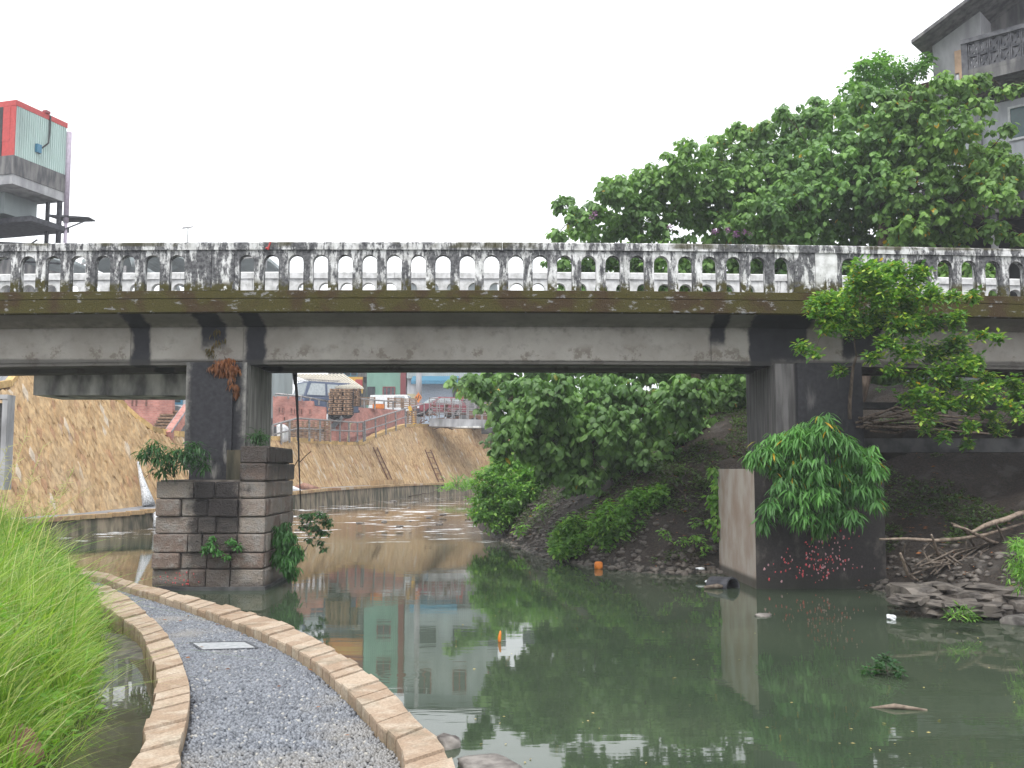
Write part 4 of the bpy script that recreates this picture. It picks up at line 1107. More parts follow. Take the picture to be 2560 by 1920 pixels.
for o_ in (-.2, 0, .2):
    hw_ = .3 - abs(o_)
    MB().prism([(o_ - hw_ * .35 - .03, -hw_ * .6 + .0), (o_ - hw_ * .35 + .06, -hw_ * .6), (o_ + hw_ * .35 + .03, hw_ * .6), (o_ + hw_ * .35 - .06, hw_ * .6)], fn, -.02, -.003).build('stripe', M['black'], sg)
MB().tube([(cn.x, 79.1, 5), (cn.x, 79.1, cn.z)], .05, 6).build('post', M['rail'], sg)

# --- railings along the upper walk
def railing(label, tops, bots, Ys, n_per, mat='rail', mids=(.55,), r=.05, cat='railing'):
    T = [W(*t, y) for t, y in zip(tops, Ys)]; B_ = [W(*b, y) for b, y in zip(bots, Ys)]
    t = thing('railing', label, cat, tuple(B_[0]))
    MB().tube(T, r, 6).build('handrail', M[mat], t)
    for f in mids: MB().tube([b.lerp(a, f) for a, b in zip(T, B_)], r * .8, 5).build('mid_rail', M[mat], t)
    for i in range(len(T) - 1):
        n = n_per[i]
        for j in range(n + (1 if i == len(T) - 2 else 0)):
            f = j / n; MB().tube([B_[i].lerp(B_[i + 1], f), T[i].lerp(T[i + 1], f)], r * 1.1, 6).build('post', M[mat], t)
    return t
railing('grey steel railing on the upper walk in front of the pallets', [c1(150, 580), c1(372, 520), c1(905, 558), c1(955, 553)], [c1(150, 770), c1(372, 722), c1(905, 735), c1(960, 730)], [47.5, 48.8, 58.5, 59.5], [3, 6, 1])
railing('grey steel railing climbing beside the ramp above the ochre wall', [c1(970, 548), c1(1155, 490), c1(1330, 435), c1(1500, 388)], [c1(975, 722), c1(1160, 665), c1(1335, 600), c1(1500, 560)], [60, 63, 66, 69], [2, 2, 2])
railing('grey steel railing behind the brick wall top near the crate shed', [c1(865, 340), c1(1060, 358), c1(1300, 375)], [c1(865, 420), c1(1060, 440), c1(1300, 450)], [61, 64, 68], [2, 3], mids=())
railing('thin railing in front of the parked off-roader', [c1(175, 300), c1(400, 322), c1(640, 368)], [c1(175, 330), c1(400, 365), c1(640, 420)], [53.6, 53.8, 55], [2, 3], mids=())
# footbridge in the distance
fb = thing('footbridge', 'small concrete footbridge with grey railings beyond the ochre wall', 'footbridge', tuple(W(*c1(1860, 560), 70)))
f0 = W(*c1(1545, 520), 69); f1 = W(*c1(2330, 540), 72)
MB().hexa([(f0.x, 69, f0.z - .55), (f1.x, 72, f0.z - .6), (f1.x, 74.5, f0.z - .6), (f0.x, 71.5, f0.z - .55), (f0.x, 69, f0.z), (f1.x, 72, f0.z), (f1.x, 74.5, f0.z), (f0.x, 71.5, f0.z)]).build('deck', M['render'], fb)
b0 = W(*c1(1722, 590), 70); b1 = W(*c1(2005, 560), 70)
MB().box(b0.x, b1.x, 69.9, 71.5, b0.z, f0.z - .62).build('support_beam', M['lower_beam'], fb)
MB().box(b1.x + .02, b1.x + 3.4, 70.6, 71.8, b0.z - .5, f0.z - .62).build('support_beam', M['dark_concrete'], fb)
for Yo in (0, 2.3):
    A_, B_ = Vector((f0.x, 69.1 + Yo, f0.z)), Vector((f1.x, 72.1 + Yo, f0.z))
    for hh in (.45, .75, 1.15, 1.4): MB().tube([A_ + Vector((0, 0, hh)), B_ + Vector((0, 0, hh))], .028, 5).build('rail', M['rail'], fb)
    for i in range(13): p = A_.lerp(B_, i / 12); MB().tube([p, p + Vector((0, 0, 1.45))], .04, 5).build('post', M['rail'], fb)
# debris pile beside the red car, old machine, crate, posts and hoses
t = thing('scrap_heap', 'heap of rusty scrap and broken boards beside the dark red car', 'scrap heap', tuple(W(*c1(1630, 520), 71)))
c = W(*c1(1640, 480), 71)
for i in range(26):
    a = Vector((c.x + random.uniform(-1.5, 1.5), 71 + random.uniform(-.6, .6), c.z + random.uniform(-1.0, .5))); d = Vector((random.uniform(-1, 1), random.uniform(-.4, .4), random.uniform(-.4, .5))) * random.uniform(.5, 1.1)
    MB().bar(a, a + d, random.uniform(.08, .3), .05).build('board', M['rust'], t)
t = thing('digging_machine', 'rusty tan machine with a bent arm at the end of the footbridge', 'machine', tuple(W(*c1(2000, 520), 76)))
c = W(*c1(2010, 500), 76)
MB().box(c.x - .9, c.x + 1.6, 75.4, 77, c.z - .5, c.z + .4).build('body', M['rust'], t)
MB().bar(W(*c1(1935, 520), 75.8), W(*c1(2040, 370), 75.8), .3, .35).build('arm', M['stick'], t)
MB().bar(W(*c1(2040, 365), 75.8), W(*c1(2105, 420), 75.8), .5, .9).build('bucket', M['rust'], t)
MB().box(c.x + .4, c.x + 1.4, 75.5, 76.9, c.z + .41, c.z + 2.2).build('cab', M['yellow'], t)
for x in (-.5, 1.1): wheel(t, c.x + x, 75.35, c.z - .6, .45)
fbox(MB(), *c1(1040, 432), *c1(1140, 392), 65, .7).solo('fruit_crate', M['orange'], 'orange plastic crate on the brick wall below the white van', 'crate')
MB().bar(W(*c1(1418, 572), 64.5), W(*c1(1368, 412), 64.5), .2, .2).solo('leaning_post', M['yellow'], 'yellow painted post leaning at the top of the ramp', 'post')
MB().tube([W(*c1(855, 560), 57.5), W(*c1(838, 575), 57.5), W(*c1(832, 640), 57.3), W(*c1(815, 730), 57.2)], .05, 6).solo('bent_hose', M['cream'], 'pale hose hanging over the railing in front of the sloping brick wall', 'hose', smooth=True)
# white plastic tank
ow = [c1(178, 560), c1(225, 572), c1(262, 600), c1(264, 700), c1(240, 742), c1(208, 750), c1(185, 705)]
o = quadslab('', ow, 48.3, .9, None).solo('plastic_tank', M['plastic'], 'white plastic tank beside the left pier above the ochre wall', 'tank')
o.modifiers.new('soft', 'BEVEL').width = .08
# two iron ladders leaning on the wall
def ladder(label, top, bot, s_off):
    t = thing('ladder', label, 'ladder', tuple(bot[0]))
    (b0, b1), (t0, t1) = bot, top
    MB().bar(b0, t0, .06).build('side_rail', M['rust'], t); MB().bar(b1, t1, .06).build('side_rail', M['rust'], t)
    for i in range(6): f = (i + .5) / 6; MB().bar(b0.lerp(t0, f), b1.lerp(t1, f), .045).build('rung', M['rust'], t)
def find_s(px, Ylo, Yhi):
    best = None
    for s in np.linspace(0, SL, 3000):
        x, y = wall_at(s)[:2]
        if Ylo < y < Yhi:
            d = abs(CXP + FOC * x / (y * (_ct) + .0) * 1.0 - px)
            if best is None or d < best[0]: best = (d, s)
    return best[1]
for lab, px in (('rusty iron ladder on the ochre wall, nearer the left pier and leaning more', 975), ('rusty iron ladder on the ochre wall, nearer the footbridge', 1100)):
    s0_ = find_s(px, 50, 74); zb = wall_at(s0_)[4]
    w2 = .35
    ladder(lab, (wall_pt(s0_ - w2 * 1.0, zb + 2.25, .14), wall_pt(s0_ + w2 * 1.0, zb + 2.25, .14)), (wall_pt(s0_ - w2, zb + .02, .14), wall_pt(s0_ + w2, zb + .02, .14)), 0)
# loose blocks and a cloth-covered pile on the walk
for i in range(9):
    s_ = find_s(905, 48, 70) + i * .62 - 2.2; x, y, tx, ty, zb, zt = wall_at(s_)
    c = Vector((x + ty * 1.35, y - tx * 1.35, zb)); h = random.uniform(.25, .38)
    o = MB().obox(c + Vector((0, 0, h / 2)), (.42, .34, h), Matrix.Rotation(random.uniform(-.4, .4) + math.atan2(ty, tx), 3, 'Z')).solo('stone_block', M['clad'], 'ochre stone block in the loose row lying on the walk below the ladder', 'stone', 'loose stone blocks on the far walk')
c = W(760, 1229, 46)
mb = MB(); mb.tube([c + Vector((-.7, 0, .05)), c + Vector((0, 0, .2)), c + Vector((.8, .2, .06))], [.12, .22, .08], 7); mb.solo('sandbag', M['redrock'], 'brown sandbag slumped on the far walk beside the left pier', 'sandbag', smooth=True)
mb = MB(); mb.tube([c + Vector((-1.1, -.2, .06)), c + Vector((-.55, -.2, .15)), c + Vector((-.1, -.2, .05))], [.08, .15, .06], 7); mb.solo('cement_sack', M['plastic'], 'white sack lying left of the brown sandbag on the far walk', 'sack', smooth=True)
# water pouring from the wall outlet and over the kerb
p = [W(345, 1155, 35.6), W(352, 1190, 35.3), W(362, 1225, 35.0), W(372, 1262, 34.6)]
wf = MB(); wf.tube(p, [.04, .08, .14, .22], 10); o = wf.build('water_spout', M['fall'], None, True, True); o['kind'] = 'structure'
p = [W(386, 1283, 32.9), W(390, 1298, 32.7), W(391, 1318, 32.6)]
wf = MB(); wf.tube(p, [.1, .08, .12], 7); o = wf.build('water_spill', M['fall'], None, True, True); o['kind'] = 'structure'
# grey concrete frame at the far left of the wall
fr_ = thing('sluice_frame', 'grey concrete sluice frame at the left end of the ochre wall', 'sluice', tuple(D(8, 1058, 27)))
a = D(-60, 1058, 27); b = D(21, 853, 27)
MB().box(a.x, b.x - .14, 27.05, 27.2, a.z, b.z - .22).build('gate_panel', M['dark_concrete'], fr_)
MB().box(b.x - .14, b.x, 26.9, 27.3, a.z, b.z - .12).build('frame_post', M['render'], fr_)
MB().box(a.x, b.x, 26.88, 27.32, b.z - .12, b.z).build('frame_lintel', M['render'], fr_)
# cable and stick hanging beside the left pier
cb = thing('hanging_cable', 'black cable hanging from the bridge underside right of the left pier', 'cable', tuple(D(640, 800, 19)))
pts = [D(637, 806, 18.9), D(641, 850, 18.9), D(644, 920, 18.9), D(646, 1000, 18.9), D(650, 1100, 18.9)]
MB().tube(pts, [.025, .03, .02, .016, .008], 5).build('cord', M['black'], cb, True)
MB().tube([D(637, 806, 18.9), D(638, 830, 18.9)], [.05, .035], 6).build('knot', M['black'], cb, True)
MB().tube([D(646, 1000, 18.9), D(660, 985, 18.9), D(672, 975, 18.9)], .009, 4).build('twig', M['bark'], cb)
MB().tube([D(646, 990, 18.9), D(634, 1010, 18.9)], .009, 4).build('twig', M['bark'], cb)

# ================================================================== BUILDING TOP LEFT
ang = math.atan2(.295, .955)
lbld = thing('left_building', 'concrete building topped by a mint green and red sheet-metal box at top left', 'building', (-19.3, 42, 0), -ang)
# local: x across (left is negative), y along the receding face; far corner at local origin
def lbx(x0, x1, y0, y1, z0, z1, m, name): return MB().box(x0, x1, y0, y1, z0, z1).build(name, M[m], lbld)
lbx(-8, 0, -2.79, 0, 14.67, 16.75, 'mint', 'sheet_box')
lbx(-8.05, .03, -2.85, .05, 16.752, 16.98, 'red', 'red_fascia')
for i in range(23): lbx(.001, .03, -2.7 + i * .12, -2.65 + i * .12, 14.68, 16.74, 'mint', 'sheet_rib')
lbx(-.62, .0, -2.835, -2.792, 14.67, 16.75, 'red', 'red_panel'); lbx(-.62, -.25, -2.845, -2.837, 15.3, 16.75, 'red', 'red_panel')
lbx(-8, -.63, -2.85, -2.793, 14.69, 16.75, 'black', 'dark_panel')
lbx(-8, .05, -2.91, .08, 13.9, 14.668, 'dirtyrender', 'concrete_band')
lbx(-8, .02, -2.87, .05, 13.5, 13.897, 'render', 'soffit_slab')
lbx(-8, -1.2, -2.0, -.2, 12.6, 13.49, 'greysheet', 'sheet_wall')
lbx(-.16, .0, -.2, -.05, 11.0, 13.49, 'darkmetal', 'post')
lbx(-.75, -.62, -.2, -.08, 11.0, 13.49, 'darkmetal', 'post')
lbx(-8, .02, -2.79, .05, 8.0, 10.4, 'dirtyrender', 'lower_wall')
lbx(-8, .1, -1.9, .3, 12.2, 12.42, 'darkmetal', 'canopy_slab')
can = MB(); can.hexa([(-.3, -.5, 12.75), (.75, .7, 12.9), (.6, 1.3, 12.9), (-.3, .6, 12.75), (-.3, -.5, 12.85), (.75, .7, 12.95), (.6, 1.3, 12.95), (-.3, .6, 12.85)]); can.build('canopy', M['darkmetal'], lbld)
can = MB(); can.bar((0, -.1, 12.2), (.65, .8, 12.86), .06); can.build('brace', M['darkmetal'], lbld)
for zz_ in (11.6, 11.15, 10.8): can = MB(); can.bar((-3.5, -.3, zz_ + .3), (.0, .0, zz_), .07); can.build('rail', M['darkmetal'], lbld)
can = MB(); can.bar((-3, -.3, 10.9), (-1.2, -.1, 11.9), .05); can.build('brace', M['darkmetal'], lbld)
lbx(-1.9, -1.45, -2.9, -2.8, 11.0, 13.4, 'white', 'white_panel')
lbx(-5, -1.91, -2.9, -2.8, 11.0, 13.4, 'white', 'white_panel')
lbx(-8, -.3, -2.6, -.2, 5.0, 7.998, 'dirtyrender', 'ground_wall')
pp_ = MB(); pp_.tube([(.08, .1, 5.1), (.08, .1, 12.6)], .07, 8); pp_.tube([(.08, .1, 12.6), (.08, .1, 16.6)], .11, 8); pp_.build('downpipe', flat('pale_violet_pipe', (.42, .36, .44)), lbld, True)
pp_ = MB(); pp_.tube([(.06, -1.0, 16.95), (.09, -1.05, 16.2), (.14, -1.15, 15.7), (.1, -1.45, 15.4)], .035, 6); pp_.build('cable_loop', M['black'], lbld, True)
lbx(.02, .14, -1.75, -1.5, 15.15, 15.5, 'blue', 'junction_box')
lbx(-.1, .1, -1.3, -1.05, 16.98, 17.1, 'redframe', 'roof_bracket')
# long low building whose roofs show through the balustrade
lg = thing('long_shed', 'long grey shed with dark pitched roofs seen through the left balustrade arches', 'building', (-25, 74, 5))
def P_(px, py): return W(px, py, 74)
x0 = P_(-300, 600).x; 
for i, (pa, pb, yt, yr) in enumerate(((-150, 190, 645, 618), (205, 330, 650, 628), (338, 500, 646, 628), (512, 678, 640, 634))):
    a = P_(pa, yt); b = P_(pb, yt); r_ = P_((pa + pb) / 2, yr).z + (.3 if i < 3 else 0)
    MB().box(a.x + .4, b.x - .4, 75, 84, 5.0, 14.6).build('wall', M['greysheet'], lg)
    MB().box(b.x - .7, b.x - .5, 74.2, 74.4, 5.0, a.z - .4).build('post', M['rail'], lg)
    m = MB(); xm = (a.x + b.x) / 2 + (1.5 if i % 2 else -1)
    m.prism([(a.x, a.z - .2), (xm, r_ - .1), (b.x, a.z - .5), (b.x, a.z - .25), (xm, r_ + .15), (a.x, a.z + .05)], lambda u, v, t: (u, 74 + t, v), 0, 11); m.build('roof', M['greysheet'], lg)
    m = MB(); m.bar((a.x, 73.9, a.z - .35), (xm, 73.9, r_ - .3), .12); m.build('roof_beam', M['rail'], lg)
    MB().box(a.x + .2, a.x + .4, 74.2, 74.4, 5.0, a.z - .2).build('post', M['rail'], lg)
m = MB(); p0 = P_(655, 672); p1 = P_(668, 640); m.box(p0.x, p1.x, 73.6, 74.0, p0.z, p1.z); m.build('chimney', M['render'], lg)
an = W(469, 600, 74); an_t = W(469, 568, 74)
t = thing('tv_antenna', 'thin television antenna standing above the left balustrade', 'antenna', (an.x, 74, an.z - 1.2))
MB().tube([(an.x, 74, an.z - 1.2), (an.x, 74, an_t.z)], .045, 5).build('mast', M['rail'], t)
MB().bar((an.x - .45, 74, an_t.z - .12), (an.x + .4, 74, an_t.z + .06), .06).build('boom', M['rail'], t)
for dx in (-.35, -.1, .15): MB().bar((an.x + dx - .1, 73.5, an_t.z - .1), (an.x + dx + .1, 74.5, an_t.z + .05), .03).build('rod', M['rail'], t)

# ================================================================== BUILDING TOP RIGHT
RA = math.atan2(-.66, .75)
rb = thing('right_building', 'old grey concrete block of flats with breeze-block balcony at top right', 'building', (13.35, 26, 0), RA)
def rbx(x0, x1, y0, y1, z0, z1, m, name, parent=None): 
    return MB().box(x0, x1, y0, y1, z0, z1).build(name, M[m], parent or rb)
rbx(-3.2, 7, .6, 9, 2.0, 12.55, 'whiterender', 'wall')
rbx(-3.2, -2.03, .62, 9, 12.552, 13.2, 'oldbrick', 'parapet_wall')
rl = lambda x: 13.95 + .48 * (x + 2.3)
def slopewall(x0, x1, y0, y1, m, name):
    MB().hexa([(x0, y0, 12.56), (x1, y0, 12.56), (x1, y1, 12.56), (x0, y1, 12.56), (x0, y0, rl(x0) - .002), (x1, y0, rl(x1) - .002), (x1, y1, rl(x1) - .002), (x0, y1, rl(x0) - .002)]).build(name, M[m], rb)
slopewall(-2.02, -.71, .3, 9, 'render', 'penthouse_wall'); slopewall(-.708, 4.5, 1.3, 9, 'dirtyrender', 'penthouse_wall')
m = MB(); m.hexa([(-2.3, -.6, rl(-2.3)), (5, -.6, rl(5)), (5, 9, rl(5)), (-2.3, 9, rl(-2.3)), (-2.3, -.6, rl(-2.3) + .1), (5, -.6, rl(5) + .1), (5, 9, rl(5) + .1), (-2.3, 9, rl(-2.3) + .1)]); m.build('roof', M['dirtyrender'], rb)
rbx(-1.42, -1.08, .26, .298, 13.1, 13.75, 'ply', 'boarded_opening')
rbx(-.9, 7, -.9, .598, 12.3, 12.55, 'dirtyrender', 'balcony_slab')
par = rbx(-.9, -.74, -.9, -.78, 12.553, 13.5, 'breeze', 'balcony_parapet')
rbx(-.9, 7, -.93, -.72, 13.4, 13.52, 'breeze', 'parapet_cap', par); rbx(-.735, 7, -.9, -.76, 12.553, 12.66, 'dirtyrender', 'parapet_foot', par)
CW = .25
bm_ = MB(); h_ = CW / 2; w = .03
bm_.box(-h_, h_, -.05, .05, -h_ * 1.45, -h_ * 1.45 + w); bm_.box(-h_, h_, -.05, .05, h_ * 1.45 - w, h_ * 1.45); bm_.box(-h_, -h_ + w, -.05, .05, -h_ * 1.45 + w, h_ * 1.45 - w); bm_.box(h_ - w, h_, -.05, .05, -h_ * 1.45 + w, h_ * 1.45 - w)
bm_.bar((-h_ + w, 0, -h_ * 1.3), (h_ - w, 0, h_ * 1.3), .045, .08); bm_.bar((h_ - w, .0, -h_ * 1.3), (-h_ + w, .0, h_ * 1.3), .04, .07)
blk = bm_.build('breeze_block', M['breeze'], par)
for i in range(30):
    for j in range(2):
        o = blk if i == j == 0 else blk.copy()
        if o is not blk: C.objects.link(o); o.parent = par
        o.location = (-.6 + i * (CW + .012), -.83, 12.85 + j * .37)
# drip-stained downpipe and broken wall end
m = MB(); m.tube([(-1.25, -.1, 10), (-1.25, -.1, 12.9)], .03, 6); m.build('downpipe', M['white'], rb)
rbx(-1.9, -.95, -.05, .29, 12.3, 12.75, 'breeze', 'broken_parapet'); rbx(-1.2, -.95, -.1, .1, 12.76, 13.05, 'ply', 'broken_render')
def rwin(x0, x1, z0, z1, y, fm, gm):
    m = MB(); f = .06
    m.box(x0, x1, y - .08, y, z0 - .06, z0); m.box(x0, x1, y - .06, y, z1 - f, z1); m.box(x0, x0 + f, y - .06, y, z0, z1 - f); m.box(x1 - f, x1, y - .06, y, z0, z1 - f)
    m.box((x0 + x1) / 2 - .03, (x0 + x1) / 2 + .03, y - .05, y, z0, z1 - f)
    w_ = m.build('window', M[fm], rb); MB().box(x0 + f, x1 - f, y - .03, y - .005, z0, z1 - f).build('pane', M[gm], w_)
rwin(-.18, 1.5, 11.0, 11.9, .598, 'white', 'tealglass'); rwin(-2.7, -1.9, 10.7, 11.7, .598, 'darkmetal', 'glass')
rbx(-1.0, -.86, .45, .597, 10.2, 12.29, 'render', 'pilaster'); rbx(-1.5, -1.4, .48, .597, 10.2, 12.29, 'white', 'pilaster')
rbx(-3.2, 7, .5, .597, 12.1, 12.28, 'dirtyrender', 'lintel_band')
rbx(-2.6, 7, -.8, .597, 8.7, 8.92, 'dirtyrender', 'balcony_slab'); rbx(-2.6, 7, -.82, -.68, 9.7, 9.8, 'dirtyrender', 'balcony_cap')
for i in range(38): rbx(-2.56 + i * .25, -2.5 + i * .25, -.78, -.70, 8.922, 9.698, 'darkmetal', 'balustrade_bar')
rbx(-2.5, 7, .4, .595, 8.94, 10.15, 'black', 'recess_dark')  # dark of the balcony recess built as one full-width black panel
rbx(-3.0, 7, .3, .597, 5.8, 8.68, 'black', 'recess_dark'); rbx(-3.2, 7, -.9, .597, 5.5, 5.78, 'dirtyrender', 'balcony_slab')  # lower balcony gets the same black panel across its back
for x in (-2.6, -.4, 1.8): rbx(x, x + .14, -.7, -.56, 5.78, 8.698, 'render', 'balcony_post')
# ================================================================== FOLIAGE
def tpl_broad():
    # lobed heart-shaped leaf, folded at the midrib, tip drooping. unit length
    v = [(0, 0, 0), (.22, .34, -.03), (.25, 0, .05), (.22, -.34, -.03), (.6, .36, -.16), (.62, 0, -.06), (.6, -.36, -.16), (1, 0, -.30)]
    f = [(0, 1, 2), (0, 2, 3), (1, 4, 5), (1, 5, 2), (2, 5, 6), (2, 6, 3), (4, 7, 5), (5, 7, 6)]
    return np.array(v, float), np.array(f)
def tpl_ell():
    v = [(0, 0, 0), (.5, .27, .03), (.5, 0, -.04), (.5, -.27, .03), (1, 0, -.03)]
    f = [(0, 1, 2), (0, 2, 3), (1, 4, 2), (2, 4, 3)]
    return np.array(v, float), np.array(f)
def tpl_long():
    v = [(0, 0, 0), (.35, .075, .02), (.35, -.075, .02), (.72, .06, -.12), (.72, -.06, -.12), (1, 0, -.32)]
    f = [(0, 1, 2), (1, 3, 2), (2, 3, 4), (3, 5, 4)]
    return np.array(v, float), np.array(f)
TPL = {'broad': tpl_broad(), 'ell': tpl_ell(), 'long': tpl_long()}
def leaves(base, yaw, pitch, roll, size, kind):
    """base (n,3) positions; yaw around z, pitch down from the horizontal, roll about the leaf"""
    T, F = TPL[kind]; n = len(base); k = len(T)
    x = T[None, :, 0] * size[:, None]; y = T[None, :, 1] * size[:, None]; z = T[None, :, 2] * size[:, None]
    cr, sr = np.cos(roll)[:, None], np.sin(roll)[:, None]; y, z = y * cr - z * sr, y * sr + z * cr
    cp, sp = np.cos(pitch)[:, None], np.sin(pitch)[:, None]; x, z = x * cp + z * sp, -x * sp + z * cp
    cy_, sy_ = np.cos(yaw)[:, None], np.sin(yaw)[:, None]; x, y = x * cy_ - y * sy_, x * sy_ + y * cy_
    V = np.stack([x, y, z], -1) + base[:, None, :]
    Lp = (F[None] + (np.arange(n) * k)[:, None, None]).reshape(-1)
    return V.reshape(-1, 3), Lp
def join(parts):
    vs = []; ls = []; off = 0
    for v, l in parts: vs.append(v); ls.append(l + off); off += len(v)
    return np.concatenate(vs), np.concatenate(ls)
def tri_obj(name, V, Lp, m, parent, smooth=False):
    nf = len(Lp) // 3
    return mesh_obj(name, V, (Lp, np.arange(nf) * 3, np.full(nf, 3)), m, parent, smooth)
LEAFN = [0]
def clusters(cs, per, kind, size, p0, p1, spread, up=0.0, stalk=.4):
    """whorls of leaves round every point in cs"""
    n = len(cs); N = n * per
    base = np.repeat(cs, per, 0)
    yaw = (np.tile(np.arange(per) * (2 * math.pi / per) * 1.62, n) + np.repeat(rng.uniform(0, 6.28, n), per) + rng.normal(0, .3, N))
    pit = rng.uniform(p0, p1, N); sz = rng.uniform(size * .6, size * 1.15, N)
    rad = sz * stalk * rng.uniform(.3, 1.2, N)
    base = base + np.stack([np.cos(yaw) * rad, np.sin(yaw) * rad, -np.sin(pit) * rad + rng.uniform(-1, 1, N) * spread], -1)
    LEAFN[0] += N
    return leaves(base, yaw, pit, rng.normal(0, .3, N), sz, kind)
def lobe_pts(lobes, spacing, shell=.55, flat_=.85, keep=1.0):
    out = []
    for (c, r) in lobes:
        n = int(4 * math.pi * r * r / spacing ** 2 * .95 * keep) + 3
        d = rng.normal(0, 1, (n, 3)); d /= np.linalg.norm(d, axis=1)[:, None]
        rr = r * (shell + (1.08 - shell) * rng.random(n) ** .6)[:, None]
        bump = 1 + .24 * np.sin(d[:, 0:1] * 5 + c[0]) * np.cos(d[:, 1:2] * 4 + c[1] * 2) + .12 * np.sin(d[:, 2:3] * 7 + c[2])
        p = d * rr * bump; p[:, 2] *= flat_
        out.append(p + np.array(c))
    return np.concatenate(out)
def limb(mb, a, b, r0, r1, seed, seg=6, wob=.12, n=6):
    a, b = Vector(a), Vector(b); L = (b - a).length; pts = []; rnd = random.Random(seed)
    off = Vector((rnd.uniform(-1, 1), rnd.uniform(-1, 1), rnd.uniform(.2, .9))) * L * wob
    for i in range(seg + 1):
        t = i / seg; p = a.lerp(b, t) + off * math.sin(math.pi * t) + Vector((rnd.uniform(-1, 1), rnd.uniform(-1, 1), rnd.uniform(-1, 1))) * L * .012 * (1 if 0 < i < seg else 0)
        pts.append(p)
    mb.tube(pts, [r0 + (r1 - r0) * i / seg for i in range(seg + 1)], n); return pts
def plant(name, label, cat, base, lobes, m, kind, size, per, spacing, trunk_r=.1, fork=None, p=(.1, 1.1), spread=.03, group=None, shell=.42, flat_=.8, twigs=True, trunkmat='bark', stalk=.4, crownname='crown', keep=1.0):
    base = Vector(base); t = thing(name, label, cat, tuple(base), 0, group)
    cs = lobe_pts(lobes, spacing, shell, flat_, keep)
    V, Lp = clusters(cs, per, kind, size, p[0], p[1], spread, stalk=stalk)
    o = tri_obj(crownname, V, Lp, M[m], t); o['kind'] = 'stuff' if False else None or 'part'
    del o['kind']
    mb = MB(); fork = Vector(fork) if fork is not None else base.lerp(sum((Vector(c) for c, r in lobes), Vector()) / len(lobes), .45)
    tp = limb(mb, base, fork, trunk_r, trunk_r * .65, hash(name) % 1000 if False else len(label), 6, .06, 8)
    mb.build('trunk', M[trunkmat], t, True)
    lm = MB()
    nodes = [(tp[-1], trunk_r * .6, 0), (tp[-2], trunk_r * .62, 0)]; left = [(Vector(c), r) for c, r in lobes]
    left.sort(key=lambda q: (q[0] - tp[-1]).length); i = 0
    for c, r in left:
        i += 1
        pn = min(nodes, key=lambda nd: (nd[0] - c).length + nd[2] * .25)
        r0 = pn[1] * .62; r1 = max(trunk_r * .07, r0 * .5)
        ps = limb(lm, pn[0], c, r0, r1, i * 7 + len(label), 6, .1, 5)
        nodes.append((c, r1 * 1.35, pn[2] + (pn[0] - c).length)); nodes.append((ps[3], r0 * .8, pn[2] + (pn[0] - c).length * .5))
        if twigs:
            for q in range(5):
                d = Vector(rng.normal(0, 1, 3)); d.normalize(); limb(lm, ps[3 + q % 3], Vector(c) + d * r * .85, max(.003, r1 * .6), max(.002, r1 * .2), q + i, 3, .1, 4)
    lm.build('limbs', M[trunkmat], t, True)
    return t
def DL(l, Y, jy=0.0, f=1.0):
    """lobes read off the photograph: (x, y, radius) at distance about Y"""
    out = []
    for q in l:
        y = Y + (q[3] if len(q) > 3 else random.uniform(-jy, jy))
        out.append((tuple(D(q[0], q[1], y)), q[2] * S / FOC * y * f))
    return out
# the big broad-leaved trees behind the bridge on the right bank
A1 = DL([(1262, 465, 42), (1330, 410, 45), (1300, 490, 55), (1400, 395, 55), (1390, 470, 60), (1480, 350, 50), (1475, 430, 70), (1560, 320, 48), (1570, 400, 75), (1560, 480, 65), (1640, 300, 52), (1655, 380, 75), (1640, 470, 70), (1219, 440, 20), (1203, 507, 18), (1592, 275, 18), (1475, 310, 16)], 26, 1.2)
A1 += DL([(1235, 570, 55), (1340, 590, 75), (1450, 570, 80), (1560, 590, 85), (1660, 560, 85), (1250, 650, 60), (1380, 690, 75), (1500, 690, 80), (1620, 690, 80)], 26.5, 1.0)
plant('broadleaf_tree', 'broad-leaved green tree whose crown reaches furthest left over the balustrade', 'tree', (5.2, 26.5, 3.2), A1, 'leaf_broad', 'broad', .165, 10, .225, .16, (4.6, 26.4, 5.2), (.15, 1.25), .04)
A2 = DL([(1730, 270, 55), (1720, 350, 80), (1720, 440, 75), (1800, 260, 60), (1810, 350, 85), (1800, 440, 80), (1880, 220, 55), (1890, 300, 80), (1890, 400, 80), (1770, 215, 18), (1690, 240, 20), (1750, 570, 90), (1860, 590, 90), (1760, 690, 80), (1880, 500, 80)], 25.5, 1.2)
plant('broadleaf_tree', 'tallest middle broad-leaved tree rising behind the right half of the bridge', 'tree', (7.2, 26.5, 3.5), A2, 'leaf_broad2', 'broad', .165, 10, .225, .16, (7.0, 26.2, 6.5), (.15, 1.25), .04)
A3 = DL([(1960, 230, 60), (1960, 310, 80), (1980, 400, 85), (2050, 200, 50), (2060, 270, 65), (2070, 350, 65), (2060, 440, 55), (2130, 380, 45), (2130, 330, 40), (2180, 345, 24), (2110, 170, 24), (2160, 190, 17), (2195, 185, 14), (2150, 420, 38), (2185, 390, 22), (1970, 480, 70), (2060, 500, 40), (1980, 590, 85), (2090, 590, 60), (2180, 440, 24), (2205, 360, 18), (2150, 490, 28), (2195, 500, 18), (2120, 220, 22), (2175, 275, 16), (2030, 165, 16)], 23.5, .9)
plant('broadleaf_tree', 'broad-leaved tree with scattered yellow leaves in front of the block of flats', 'tree', (8.4, 24.5, 3.2), A3, 'leaf_yell', 'broad', .165, 9, .235, .17, tuple(D(1910, 440, 24.3)), (.15, 1.25), .04)
V1 = DL([(1885, 150, 42), (1920, 175, 45), (1955, 160, 38), (1870, 185, 35), (1990, 150, 18), (2000, 125, 14), (1850, 200, 30), (1905, 128, 20), (1862, 140, 14)], 27.5, .5)
